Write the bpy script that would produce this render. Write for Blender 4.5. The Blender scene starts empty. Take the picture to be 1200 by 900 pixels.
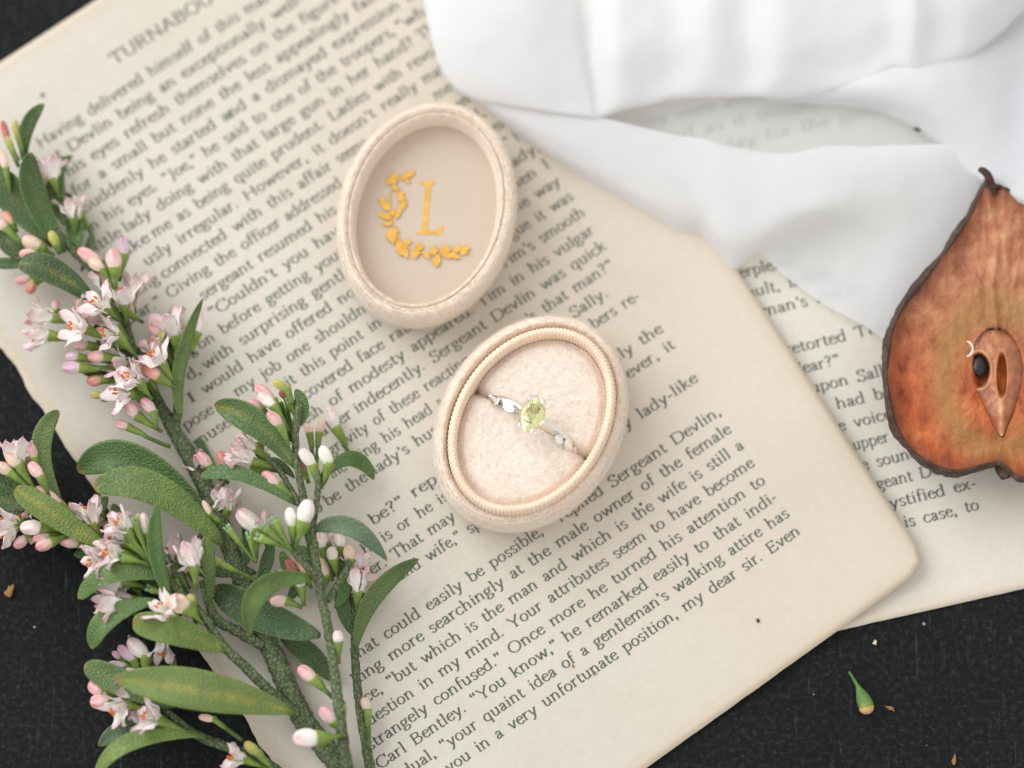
import bpy, math, random
from mathutils import Vector, Matrix, noise
random.seed(7)
scene = bpy.context.scene
MM = 0.001                                   # everything below is written in millimetres

# ------------------------------------------------------------------ camera
TILT, DIST, K = math.radians(12.0), 700.0, 0.165      # K: millimetres of table per photo pixel at the frame centre
CT, ST = math.cos(TILT), math.sin(TILT)
cam_d = bpy.data.cameras.new('camera'); cam = bpy.data.objects.new('camera', cam_d)
scene.collection.objects.link(cam); scene.camera = cam
cam.location = (0, -DIST * ST * MM, DIST * CT * MM)
cam.rotation_euler = (TILT, 0, 0)
cam_d.sensor_width = 36.0
cam_d.lens = 36.0 * (DIST / K) / 1200.0
cam_d.clip_start, cam_d.clip_end = 0.01, 20.0
cam_d.dof.use_dof = True
cam_d.dof.focus_distance = (DIST - 15.5) * MM
cam_d.dof.aperture_fstop = 4.4
cam_d.dof.aperture_blades = 9

# ------------------------------------------------------------------ world, window light, exposure
world = bpy.data.worlds.new('World'); scene.world = world; world.use_nodes = True
bg = world.node_tree.nodes['Background']
bg.inputs[0].default_value = (1.0, 0.978, 0.945, 1); bg.inputs[1].default_value = 0.83

def area_light(name, loc, aim, size, power, col):
    d = bpy.data.lights.new(name, 'AREA'); d.shape = 'RECTANGLE'; d.size, d.size_y = size
    d.energy = power; d.color = col
    o = bpy.data.objects.new(name, d); scene.collection.objects.link(o)
    o.location = loc
    o.rotation_euler = (Vector(aim) - Vector(loc)).to_track_quat('-Z', 'Y').to_euler()
    return o
area_light('window_light', (-0.85, 0.62, 0.80), (0, 0, 0), (1.25, 1.1), 14.0, (0.95, 0.98, 1.0))

vs = scene.view_settings
vs.view_transform = 'Standard'; vs.look = 'None'; vs.exposure = 0.09; vs.gamma = 1.0
vs.use_curve_mapping = False
scene.cycles.max_bounces = 12; scene.cycles.transparent_max_bounces = 12
scene.cycles.use_denoising = True

# ------------------------------------------------------------------ helpers
def W(px, py, z=0.0):
    """point (mm) at height z that the photograph shows at pixel px, py"""
    F = DIST / K
    dx, dy = (px - 600) / F, -(py - 450) / F
    d = Vector((dx, dy * CT + ST, dy * ST - CT))
    o = Vector((0, -DIST * ST, DIST * CT))
    return o + d * ((z - o.z) / d.z)

def pix(p):
    o = Vector((0, -DIST * ST, DIST * CT)); v = p - o
    zc = v.y * ST - v.z * CT; yc = v.y * CT + v.z * ST
    F = DIST / K
    return 600 + F * v.x / zc, 450 - F * yc / zc

def lin(r, g, b):
    f = lambda c: (c / 255) / 12.92 if c <= 10 else ((c / 255 + 0.055) / 1.055) ** 2.4
    return (f(r), f(g), f(b))

def smooth(a, b, x):
    t = max(0.0, min(1.0, (x - a) / (b - a))); return t * t * (3 - 2 * t)

def cr(p0, p1, p2, p3, t):
    return 0.5 * ((2 * p1) + (p2 - p0) * t + (2 * p0 - 5 * p1 + 4 * p2 - p3) * t * t + (3 * p1 - p0 - 3 * p2 + p3) * t ** 3)

def spline(pts, n, closed=False):
    pts = [Vector(p) for p in pts]; out = []; m = len(pts)
    for i in range(m if closed else m - 1):
        if closed: q = [pts[(i + k) % m] for k in (-1, 0, 1, 2)]
        else: q = [pts[max(0, i - 1)], pts[i], pts[i + 1], pts[min(m - 1, i + 2)]]
        for k in range(n): out.append(cr(*q, k / n))
    if not closed: out.append(pts[-1])
    return out

ORG = {}
def link(o): scene.collection.objects.link(o); return o

def thing(name, label, cat, at, group=None):
    o = link(bpy.data.objects.new(name, None)); o.empty_display_size = 0.005
    o.location = Vector(at) * MM; ORG[o] = Vector(at)
    o['label'] = label; o['category'] = cat
    if group: o['group'] = group
    return o

def mesh(name, verts, faces, mat, parent=None, smooth_shade=True, cols=None, attr=None, org=None, mats=None, fmat=None):
    og = ORG[parent] if parent else (Vector(org) if org is not None else Vector((0, 0, 0)))
    me = bpy.data.meshes.new(name)
    me.from_pydata([((v[0] - og.x) * MM, (v[1] - og.y) * MM, (v[2] - og.z) * MM) for v in verts], [], faces)
    for m in (mats or [mat]): me.materials.append(m)
    if fmat: me.polygons.foreach_set('material_index', fmat)
    if smooth_shade: me.polygons.foreach_set('use_smooth', [True] * len(me.polygons))
    if cols:
        ca = me.color_attributes.new('Col', 'FLOAT_COLOR', 'POINT')
        ca.data.foreach_set('color', [c for v in cols for c in (v[0], v[1], v[2], 1.0)])
    if attr:
        ca = me.color_attributes.new('Par', 'FLOAT_COLOR', 'POINT')
        ca.data.foreach_set('color', [c for v in attr for c in (v[0], v[1], v[2], 1.0)])
    me.update()
    o = link(bpy.data.objects.new(name, me))
    if parent: o.parent = parent
    else: o.location = og * MM
    ORG[o] = og
    return o

def tag(o, label, cat=None, group=None):
    o['label'] = label
    if cat: o['category'] = cat
    if group: o['group'] = group
    return o

def grid_faces(nr, nc, off=0, wrap=False, flip=False):
    f = []
    for i in range(nr - 1):
        for j in range(nc if wrap else nc - 1):
            a, b = off + i * nc + j, off + i * nc + (j + 1) % nc
            c, d = b + nc, a + nc
            f.append((a, d, c, b) if flip else (a, b, c, d))
    return f

# ------------------------------------------------------------------ materials
def mat(name, col=(0.5, 0.5, 0.5), rough=0.6, metal=0.0, sheen=0.0, sss=0.0, spec=0.4):
    m = bpy.data.materials.new(name); m.use_nodes = True
    p = m.node_tree.nodes['Principled BSDF']
    p.inputs['Base Color'].default_value = (*col, 1); p.inputs['Roughness'].default_value = rough
    p.inputs['Metallic'].default_value = metal; p.inputs['Sheen Weight'].default_value = sheen
    p.inputs['Specular IOR Level'].default_value = spec
    if sss:
        p.inputs['Subsurface Weight'].default_value = sss
        p.inputs['Subsurface Radius'].default_value = (0.0012, 0.0008, 0.0005)
        p.inputs['Subsurface Scale'].default_value = 1.0
    return m, m.node_tree, p

def nd(nt, typ, **kw):
    n = nt.nodes.new(typ)
    for k, v in kw.items():
        if k in n.inputs: n.inputs[k].default_value = v
        else: setattr(n, k, v)
    return n

def coords(nt): return nt.nodes.new('ShaderNodeTexCoord').outputs['Object']

def noise_tex(nt, vec, scale, detail=4, rough=0.55):
    n = nd(nt, 'ShaderNodeTexNoise', Scale=scale, Detail=detail, Roughness=rough); nt.links.new(vec, n.inputs['Vector'])
    return n.outputs['Fac']

def ramp(nt, fac, stops):
    r = nt.nodes.new('ShaderNodeValToRGB'); nt.links.new(fac, r.inputs[0])
    els = r.color_ramp.elements
    while len(els) < len(stops): els.new(0.5)
    for e, (p, c) in zip(els, stops):
        e.position = p; e.color = (*c, 1) if len(c) == 3 else c
    return r.outputs[0]

def mixc(nt, fac, a, b, mode='MIX'):
    n = nt.nodes.new('ShaderNodeMix'); n.data_type = 'RGBA'; n.blend_type = mode
    for sock, v in ((n.inputs[0], fac), (n.inputs[6], a), (n.inputs[7], b)):
        if isinstance(v, (int, float)): sock.default_value = v
        elif isinstance(v, tuple): sock.default_value = (*v, 1)
        else: nt.links.new(v, sock)
    return n.outputs[2]

def math_n(nt, op, a, b=0.0):
    n = nt.nodes.new('ShaderNodeMath'); n.operation = op
    for sock, v in ((n.inputs[0], a), (n.inputs[1], b)):
        if isinstance(v, (int, float)): sock.default_value = v
        else: nt.links.new(v, sock)
    return n.outputs[0]

def bump(nt, p, height, strength, dist):
    b = nd(nt, 'ShaderNodeBump', Strength=strength, Distance=dist)
    nt.links.new(height, b.inputs['Height'])
    prev = p.inputs['Normal']
    if prev.is_linked: nt.links.new(prev.links[0].from_socket, b.inputs['Normal'])
    nt.links.new(b.outputs[0], prev)

def attr_col(nt, name):
    a = nt.nodes.new('ShaderNodeVertexColor'); a.layer_name = name; return a.outputs[0]

def sep(nt, c):
    s = nt.nodes.new('ShaderNodeSeparateColor'); nt.links.new(c, s.inputs[0]); return s.outputs

# dark painted board
M_table, nt, p = mat('dark_board', rough=0.7, spec=0.14)
v = coords(nt)
mp = nd(nt, 'ShaderNodeMapping'); nt.links.new(v, mp.inputs[0]); mp.inputs['Rotation'].default_value = (0, 0, 0.5)
base = ramp(nt, noise_tex(nt, v, 900, 6, 0.7), [(0.36, lin(16, 18, 19)), (0.53, lin(27, 30, 31)), (0.70, lin(52, 53, 53))])
blot = ramp(nt, noise_tex(nt, v, 28, 5, 0.6), [(0.3, (0.7, 0.7, 0.68)), (0.7, (1.2, 1.2, 1.2))])
base = mixc(nt, 1.0, base, blot, 'MULTIPLY')
vo = nd(nt, 'ShaderNodeTexVoronoi', Scale=330.0); nt.links.new(v, vo.inputs['Vector'])
fl = math_n(nt, 'LESS_THAN', vo.outputs['Distance'], 0.13)
pick = math_n(nt, 'GREATER_THAN', sep(nt, vo.outputs['Color'])[0], 0.90)
fl = math_n(nt, 'MULTIPLY', fl, pick)
flc = ramp(nt, sep(nt, vo.outputs['Color'])[1], [(0.0, lin(120, 125, 135)), (0.6, lin(150, 148, 142)), (1.0, lin(120, 96, 72))])
base = mixc(nt, fl, base, flc)
vo = nd(nt, 'ShaderNodeTexVoronoi', Scale=800.0); nt.links.new(v, vo.inputs['Vector'])
fl = math_n(nt, 'MULTIPLY', math_n(nt, 'LESS_THAN', vo.outputs['Distance'], 0.22), math_n(nt, 'GREATER_THAN', sep(nt, vo.outputs['Color'])[0], 0.82))
base = mixc(nt, math_n(nt, 'MULTIPLY', fl, 0.16), base, lin(92, 94, 98))
scr = nd(nt, 'ShaderNodeTexNoise', Scale=60.0, Detail=6.0, Roughness=0.75)
mp.inputs['Scale'].default_value = (14, 1, 1); nt.links.new(mp.outputs[0], scr.inputs['Vector'])
sc = ramp(nt, scr.outputs['Fac'], [(0.60, (0, 0, 0)), (0.76, (0.5, 0.5, 0.5))])
base = mixc(nt, sc, base, lin(105, 106, 104))
w1 = nd(nt, 'ShaderNodeTexWave', Scale=420.0, Distortion=1.5, Detail=2.0); w1.bands_direction = 'X'; nt.links.new(v, w1.inputs['Vector'])
w2 = nd(nt, 'ShaderNodeTexWave', Scale=420.0, Distortion=1.5, Detail=2.0); w2.bands_direction = 'Y'; nt.links.new(v, w2.inputs['Vector'])
weave = math_n(nt, 'MULTIPLY', w1.outputs['Fac'], w2.outputs['Fac'])
base = mixc(nt, 1.0, base, ramp(nt, weave, [(0.0, (0.94,) * 3), (0.6, (1.02,) * 3)]), 'MULTIPLY')
nt.links.new(base, p.inputs['Base Color'])
bump(nt, p, weave, 0.06, 0.0002)
bump(nt, p, noise_tex(nt, v, 1400, 5, 0.7), 0.5, 0.0004)
bump(nt, p, noise_tex(nt, v, 260, 4, 0.6), 0.35, 0.0008)

def paper_mat(name, main, pale, brown, tone=0.0):
    m, nt, p = mat(name, rough=0.78, spec=0.25)
    v = coords(nt); par = sep(nt, attr_col(nt, 'Par'))
    c = ramp(nt, noise_tex(nt, v, 22, 5, 0.6), [(0.3, main), (0.7, pale)])
    fine = ramp(nt, noise_tex(nt, v, 900, 4, 0.7), [(0.25, (0.93, 0.93, 0.92)), (0.75, (1.03, 1.03, 1.03))])
    c = mixc(nt, 1.0, c, fine, 'MULTIPLY')
    e = math_n(nt, 'ADD', par[0], math_n(nt, 'MULTIPLY', math_n(nt, 'SUBTRACT', noise_tex(nt, v, 45, 5, 0.6), 0.5), 0.35))
    ef = ramp(nt, e, [(0.5, (0, 0, 0)), (1.1, (0.34, 0.34, 0.34))])
    c = mixc(nt, ramp(nt, math_n(nt, 'ADD', par[1], math_n(nt, 'MULTIPLY', noise_tex(nt, v, 14, 3), 0.5)), [(0.55, (0, 0, 0)), (1.3, (tone,) * 3)]), c, lin(214, 184, 152))
    c = mixc(nt, ef, c, brown)
    vo = nd(nt, 'ShaderNodeTexVoronoi', Scale=75.0); nt.links.new(v, vo.inputs['Vector'])
    fox = math_n(nt, 'MULTIPLY', math_n(nt, 'LESS_THAN', vo.outputs['Distance'], 0.045), math_n(nt, 'GREATER_THAN', sep(nt, vo.outputs['Color'])[0], 0.86))
    c = mixc(nt, math_n(nt, 'MULTIPLY', fox, 0.55), c, lin(140, 112, 78))
    nt.links.new(c, p.inputs['Base Color'])
    bump(nt, p, noise_tex(nt, v, 1500, 4, 0.7), 0.18, 0.0002)
    bump(nt, p, noise_tex(nt, v, 60, 3, 0.5), 0.15, 0.001)
    return m
M_paper = paper_mat('aged_paper', lin(206, 200, 188), lin(216, 211, 201), lin(204, 178, 142), 0.20)
M_paper2 = paper_mat('aged_paper_pale', lin(217, 211, 200), lin(225, 220, 210), lin(210, 186, 154))
M_ink, _, _ = mat('printing_ink', lin(98, 106, 97), 0.8, spec=0.1)

def velvet(name, col, dark, scale=1100.0, sheen=0.6, amp=0.6):
    m, nt, p = mat(name, col, 0.9, sheen=sheen, spec=0.1)
    p.inputs['Sheen Roughness'].default_value = 0.45
    p.inputs['Sheen Tint'].default_value = (1.0, 0.93, 0.86, 1)
    v = coords(nt)
    n1 = noise_tex(nt, v, scale, 5, 0.65); n2 = noise_tex(nt, v, 160, 4, 0.6)
    c = ramp(nt, n1, [(0.3, dark), (0.65, col)])
    c = mixc(nt, 1.0, c, ramp(nt, n2, [(0.3, (0.92, 0.91, 0.90)), (0.7, (1.03, 1.03, 1.03))]), 'MULTIPLY')
    nt.links.new(c, p.inputs['Base Color'])
    bump(nt, p, n1, amp, 0.0006)
    return m
M_velvet = velvet('champagne_velvet', lin(253, 242, 228), lin(238, 216, 194), 1100.0, 0.9, 0.8)
M_cushion = velvet('cushion_velvet', lin(248, 237, 226), lin(240, 225, 211), 1500.0, 0.7, 0.4)
M_lip = velvet('ribbed_trim', lin(248, 224, 202), lin(238, 210, 186), 1500.0, 0.3, 0.2)
M_panel, nt, p = mat('satin_lining', lin(203, 187, 171), 0.5, spec=0.3)
wv = nd(nt, 'ShaderNodeTexWave', Scale=1500.0, Distortion=0.5); nt.links.new(coords(nt), wv.inputs['Vector'])
bump(nt, p, wv.outputs['Fac'], 0.15, 0.0001)
M_gold, nt, p = mat('gold_foil', (0.80, 0.46, 0.10), 0.5, 0.25)
c = ramp(nt, noise_tex(nt, coords(nt), 700, 3), [(0.3, (0.68, 0.36, 0.05)), (0.7, (0.86, 0.52, 0.12))]); nt.links.new(c, p.inputs['Base Color'])
M_silver, _, _ = mat('white_gold', (0.84, 0.82, 0.79), 0.16, 1.0)
M_stone, nt, p = mat('green_gem', (0.90, 0.90, 0.48), 0.0)
p.inputs['Transmission Weight'].default_value = 1.0; p.inputs['IOR'].default_value = 1.62
M_diamond, nt, p = mat('diamond', (0.97, 0.97, 0.98), 0.04, 0.6)
p.inputs['Transmission Weight'].default_value = 0.2; p.inputs['IOR'].default_value = 2.2

# leaves: colour from the leaf itself, warts and a pale midrib
M_leaf, nt, p = mat('warty_leaf', rough=0.40, spec=0.5)
v = coords(nt); col = attr_col(nt, 'Col'); par = sep(nt, attr_col(nt, 'Par'))
vo = nd(nt, 'ShaderNodeTexVoronoi', Scale=2100.0); nt.links.new(v, vo.inputs['Vector'])
wart = ramp(nt, vo.outputs['Distance'], [(0.05, (1, 1, 1)), (0.6, (0, 0, 0))])
mott = noise_tex(nt, v, 170, 5, 0.65)
c = mixc(nt, 1.0, col, ramp(nt, mott, [(0.3, (0.74, 0.80, 0.74)), (0.7, (1.18, 1.18, 1.05))]), 'MULTIPLY')
ribf = ramp(nt, math_n(nt, 'ADD', par[1], math_n(nt, 'MULTIPLY', math_n(nt, 'SUBTRACT', noise_tex(nt, v, 420, 4), 0.5), 0.5)), [(0.0, (1, 1, 1)), (0.34, (0, 0, 0))])
ribf = math_n(nt, 'MULTIPLY', ribf, math_n(nt, 'MULTIPLY', par[2], ramp(nt, mott, [(0.38, (0.05,) * 3), (0.66, (0.75,) * 3)])))
c = mixc(nt, ribf, c, lin(176, 160, 66))
edg = ramp(nt, par[1], [(0.84, (0, 0, 0)), (1.0, (0.55, 0.55, 0.55))])
c = mixc(nt, edg, c, lin(128, 146, 70))
c = mixc(nt, math_n(nt, 'MULTIPLY', wart, math_n(nt, 'MULTIPLY', noise_tex(nt, v, 300, 3), 0.20)), c, lin(176, 190, 152))
tipf = ramp(nt, par[0], [(0.95, (0, 0, 0)), (1.0, (0.5, 0.5, 0.5))])
c = mixc(nt, tipf, c, lin(172, 128, 56))
nt.links.new(c, p.inputs['Base Color'])
bump(nt, p, wart, 0.8, 0.00022)
p.inputs['Subsurface Weight'].default_value = 0.12; p.inputs['Subsurface Radius'].default_value = (0.0004, 0.0008, 0.0002)
p.inputs['Subsurface Scale'].default_value = 1.0

M_stem, nt, p = mat('warty_stem', rough=0.6, spec=0.4)
v = coords(nt); vo = nd(nt, 'ShaderNodeTexVoronoi', Scale=1500.0); nt.links.new(v, vo.inputs['Vector'])
wart = ramp(nt, vo.outputs['Distance'], [(0.05, (1, 1, 1)), (0.65, (0, 0, 0))])
c = mixc(nt, wart, lin(76, 86, 60), lin(128, 142, 108)); 
c = mixc(nt, 1.0, c, ramp(nt, noise_tex(nt, v, 130, 4), [(0.3, (0.72, 0.7, 0.62)), (0.7, (1.15, 1.2, 1.1))]), 'MULTIPLY')
nt.links.new(c, p.inputs['Base Color']); bump(nt, p, wart, 0.8, 0.0003)

def attr_mat(name, rough, sss, spec, var, bscale, bamp):
    m, nt, p = mat(name, rough=rough, spec=spec)
    v = coords(nt); c = attr_col(nt, 'Col')
    c = mixc(nt, 1.0, c, ramp(nt, noise_tex(nt, v, 420, 4, 0.6), [(0.3, (1 - var,) * 3), (0.7, (1 + var * 0.6,) * 3)]), 'MULTIPLY')
    nt.links.new(c, p.inputs['Base Color'])
    p.inputs['Subsurface Weight'].default_value = sss; p.inputs['Subsurface Radius'].default_value = (0.0009, 0.0006, 0.0005)
    p.inputs['Subsurface Scale'].default_value = 1.0
    bump(nt, p, noise_tex(nt, v, bscale, 4, 0.6), bamp, 0.0003)
    return m
M_petal = attr_mat('petal', 0.62, 0.2, 0.18, 0.14, 800, 0.6)
M_calyx = attr_mat('green_stalk', 0.5, 0.1, 0.4, 0.3, 1600, 0.6)
M_anther, _, _ = mat('orange_anther', lin(222, 120, 46), 0.6)

# cloth: white weave, doubled folds and one sheer single layer
def cloth_mat(name, sheer):
    m = bpy.data.materials.new(name); m.use_nodes = True; nt = m.node_tree
    p = nt.nodes['Principled BSDF']; out = nt.nodes['Material Output']
    p.inputs['Base Color'].default_value = (0.89, 0.915, 0.95, 1); p.inputs['Roughness'].default_value = 0.7
    p.inputs['Sheen Weight'].default_value = 0.25; p.inputs['Specular IOR Level'].default_value = 0.2
    v = coords(nt)
    br = nd(nt, 'ShaderNodeTexWave', Scale=1400.0); br.bands_direction = 'X'; nt.links.new(v, br.inputs['Vector'])
    br2 = nd(nt, 'ShaderNodeTexWave', Scale=1400.0); br2.bands_direction = 'Y'; nt.links.new(v, br2.inputs['Vector'])
    bump(nt, p, math_n(nt, 'ADD', br.outputs['Fac'], br2.outputs['Fac']), 0.12, 0.0001)
    cm = nd(nt, 'ShaderNodeMapping'); nt.links.new(v, cm.inputs[0]); cm.inputs['Rotation'].default_value = (0, 0, 0.9); cm.inputs['Scale'].default_value = (3.2, 0.7, 1)
    bump(nt, p, noise_tex(nt, cm.outputs[0], 34, 5, 0.6), 0.10, 0.0022)
    bump(nt, p, noise_tex(nt, v, 120, 3), 0.2, 0.0008)
    tr = nd(nt, 'ShaderNodeBsdfTranslucent'); tr.inputs[0].default_value = (0.9, 0.89, 0.88, 1)
    mx = nd(nt, 'ShaderNodeMixShader'); mx.inputs[0].default_value = 0.4
    nt.links.new(p.outputs[0], mx.inputs[1]); nt.links.new(tr.outputs[0], mx.inputs[2])
    last = mx.outputs[0]
    if sheer:
        tp = nd(nt, 'ShaderNodeBsdfTransparent'); m2 = nd(nt, 'ShaderNodeMixShader'); m2.inputs[0].default_value = sheer
        nt.links.new(last, m2.inputs[1]); nt.links.new(tp.outputs[0], m2.inputs[2]); last = m2.outputs[0]
    nt.links.new(last, out.inputs['Surface'])
    return m
M_cloth = cloth_mat('white_voile_folds', 0.0); M_cloth2 = cloth_mat('white_voile_doubled', 0.15); M_sheer = cloth_mat('white_voile_single', 0.36)

# dried pear
M_flesh, nt, p = mat('dried_pear_flesh', rough=0.42, spec=0.45)
v = coords(nt); par = sep(nt, attr_col(nt, 'Par'))
mp = nd(nt, 'ShaderNodeMapping'); nt.links.new(v, mp.inputs[0]); mp.inputs['Scale'].default_value = (1.1, 0.8, 1)
n1 = nd(nt, 'ShaderNodeTexNoise', Scale=170.0, Detail=9.0, Roughness=0.72, Distortion=0.3); nt.links.new(mp.outputs[0], n1.inputs['Vector'])
lo = ramp(nt, n1.outputs['Fac'], [(0.32, lin(112, 48, 26)), (0.46, lin(182, 86, 42)), (0.58, lin(206, 114, 60)), (0.74, lin(220, 160, 112))])
hi = ramp(nt, n1.outputs['Fac'], [(0.32, lin(130, 76, 52)), (0.46, lin(178, 114, 80)), (0.58, lin(200, 140, 102)), (0.74, lin(222, 182, 148))])
c = mixc(nt, par[1], lo, hi)
c = mixc(nt, math_n(nt, 'MULTIPLY', par[2], 0.75), c, lin(170, 128, 72))
c = mixc(nt, ramp(nt, par[0], [(0.86, (0, 0, 0)), (1.0, (0.85, 0.85, 0.85))]), c, lin(120, 56, 28))
nt.links.new(c, p.inputs['Base Color'])
bump(nt, p, n1.outputs['Fac'], 0.7, 0.0014); bump(nt, p, noise_tex(nt, v, 800, 6, 0.7), 0.6, 0.0005)
p.inputs['Subsurface Weight'].default_value = 0.15; p.inputs['Subsurface Radius'].default_value = (0.002, 0.0008, 0.0003); p.inputs['Subsurface Scale'].default_value = 1.0
M_skin, nt, p = mat('dried_pear_skin', rough=0.6)
v = coords(nt)
c = ramp(nt, noise_tex(nt, v, 380, 6, 0.7), [(0.3, lin(42, 28, 23)), (0.55, lin(78, 56, 46)), (0.78, lin(120, 98, 86))])
nt.links.new(c, p.inputs['Base Color']); bump(nt, p, noise_tex(nt, v, 500, 5, 0.65), 0.9, 0.0008)
M_core = attr_mat('pear_core', 0.36, 0.15, 0.5, 0.3, 450, 0.9)
M_seed, _, _ = mat('pear_seed', lin(30, 29, 32), 0.36, spec=0.5)
M_crumb, _, _ = mat('dry_crumb', lin(150, 110, 62), 0.8)
M_pale, _, _ = mat('pale_shred', lin(226, 208, 186), 0.7)
# ------------------------------------------------------------------ table
tv = [(-420, -330, 0), (420, -330, 0), (420, 330, 0), (-420, 330, 0), (-420, -330, -18), (420, -330, -18), (420, 330, -18), (-420, 330, -18)]
t = mesh('table', tv, [(0, 1, 2, 3), (4, 7, 6, 5), (0, 4, 5, 1), (1, 5, 6, 2), (2, 6, 7, 3), (3, 7, 4, 0)], M_table, smooth_shade=False)
t['kind'] = 'structure'; t['label'] = 'dark speckled board under the pages'

# ------------------------------------------------------------------ the two loose book pages
P1 = [W(-151, 173, .5), W(496, -248, .5), W(1087, 664, .5), W(462, 1112, .5)]
P2 = [W(235, -216, .3), W(1010, -405, .3), W(1262, 676, .3), W(486, 851, .3)]
def frame(P):
    o = P[0]; ex = P[1] - P[0]; ey = P[3] - P[0]; return o, ex, ey
def quad_pt(P, u, v):
    return P[0] * (1 - u) * (1 - v) + P[1] * u * (1 - v) + P[2] * u * v + P[3] * (1 - u) * v
def n2(x, y, s, z=0.0): return noise.noise(Vector((x * s, y * s, z)))

def uv_of(P, x, y):
    u = v = 0.5
    for _ in range(6):
        q = quad_pt(P, u, v); dx, dy = x - q.x, y - q.y
        du = (P[1] - P[0]) * (1 - v) + (P[2] - P[3]) * v; dv = (P[3] - P[0]) * (1 - u) + (P[2] - P[1]) * u
        det = du.x * dv.y - du.y * dv.x
        u += (dx * dv.y - dy * dv.x) / det; v += (du.x * dy - du.y * dx) / det
    return u, v

def h_page2(x, y):
    return 0.35 + 0.30 * (n2(x, y, .018, 3) + .6)
def h_page1(x, y):
    u, v = uv_of(P1, x, y)
    h = 1.15 + 0.45 * n2(x, y, .016, 9)
    h += 1.1 * smooth(.80, 1.0, u) * smooth(.30, .75, v) + 0.5 * smooth(.9, 1.0, u)
    h += 0.35 * smooth(.90, 1.0, v) * smooth(.5, 1.0, u)
    h += 0.4 * smooth(.08, 0.0, u) * (0.4 + n2(x, y, .05, 4))
    return h

def make_page(name, P, hf, mt, label, ragged, group, nx=96, ny=130, corner=0.0):
    o = thing(name, label, 'book page', (P[0] + P[2]) / 2, group)
    top, par = [], []
    wid, hei = (P[1] - P[0]).length, (P[3] - P[0]).length
    for i in range(ny + 1):
        v = i / ny
        for j in range(nx + 1):
            u = j / nx; uu, vv = u, v
            if ragged:
                r = (0.9 * n2(0, v * hei, .16, 1) + 0.55 * n2(0, v * hei, .5, 2) + .3 * n2(0, v * hei, 1.4, 5)) / wid
                uu += (1 - u) ** 6 * r * 0.95
            vv += (v ** 20) * 0.12 * n2(u * wid, 0, .3, 6) / hei
            if corner:                                  # softly worn lower right corner
                k = smooth(1 - corner / wid, 1, u) * smooth(1 - corner / hei, 1, v)
                uu -= k * 0.24 * corner / wid; vv -= k * 0.24 * corner / hei
            q = quad_pt(P, uu, vv)
            top.append(Vector((q.x, q.y, hf(q.x, q.y))))
            e = min(u * wid, (1 - u) * wid, v * hei, (1 - v) * hei)
            par.append((1 - smooth(0, 7, e) * 1.0, u, v))
    n = len(top); TH = 0.12
    verts = top + [q - Vector((0, 0, TH)) for q in top]
    f = grid_faces(ny + 1, nx + 1, 0, flip=True) + grid_faces(ny + 1, nx + 1, n)
    c = nx + 1
    for i in range(ny):
        a, b = i * c, (i + 1) * c; f.append((a, a + n, b + n, b))
        a, b = i * c + nx, (i + 1) * c + nx; f.append((a, b, b + n, a + n))
    for j in range(nx):
        f.append((j, j + 1, j + 1 + n, j + n)); a = ny * c + j; f.append((a, a + n, a + 1 + n, a + 1))
    sh = mesh('sheet', verts, f, mt, o, attr=par + par)
    nt_ = 2 * nx * ny
    sh.data.polygons.foreach_set('use_smooth', [k < nt_ for k in range(len(f))])
    return o

page2 = make_page('book_page', P2, h_page2, M_paper2, 'pale book page lying underneath, partly covered by white cloth and dried pear', False, 'loose book pages')
page1 = make_page('book_page', P1, h_page1, M_paper, 'large yellowed book page with torn left edge, under the ring boxes', True, 'loose book pages', corner=5.0)

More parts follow.
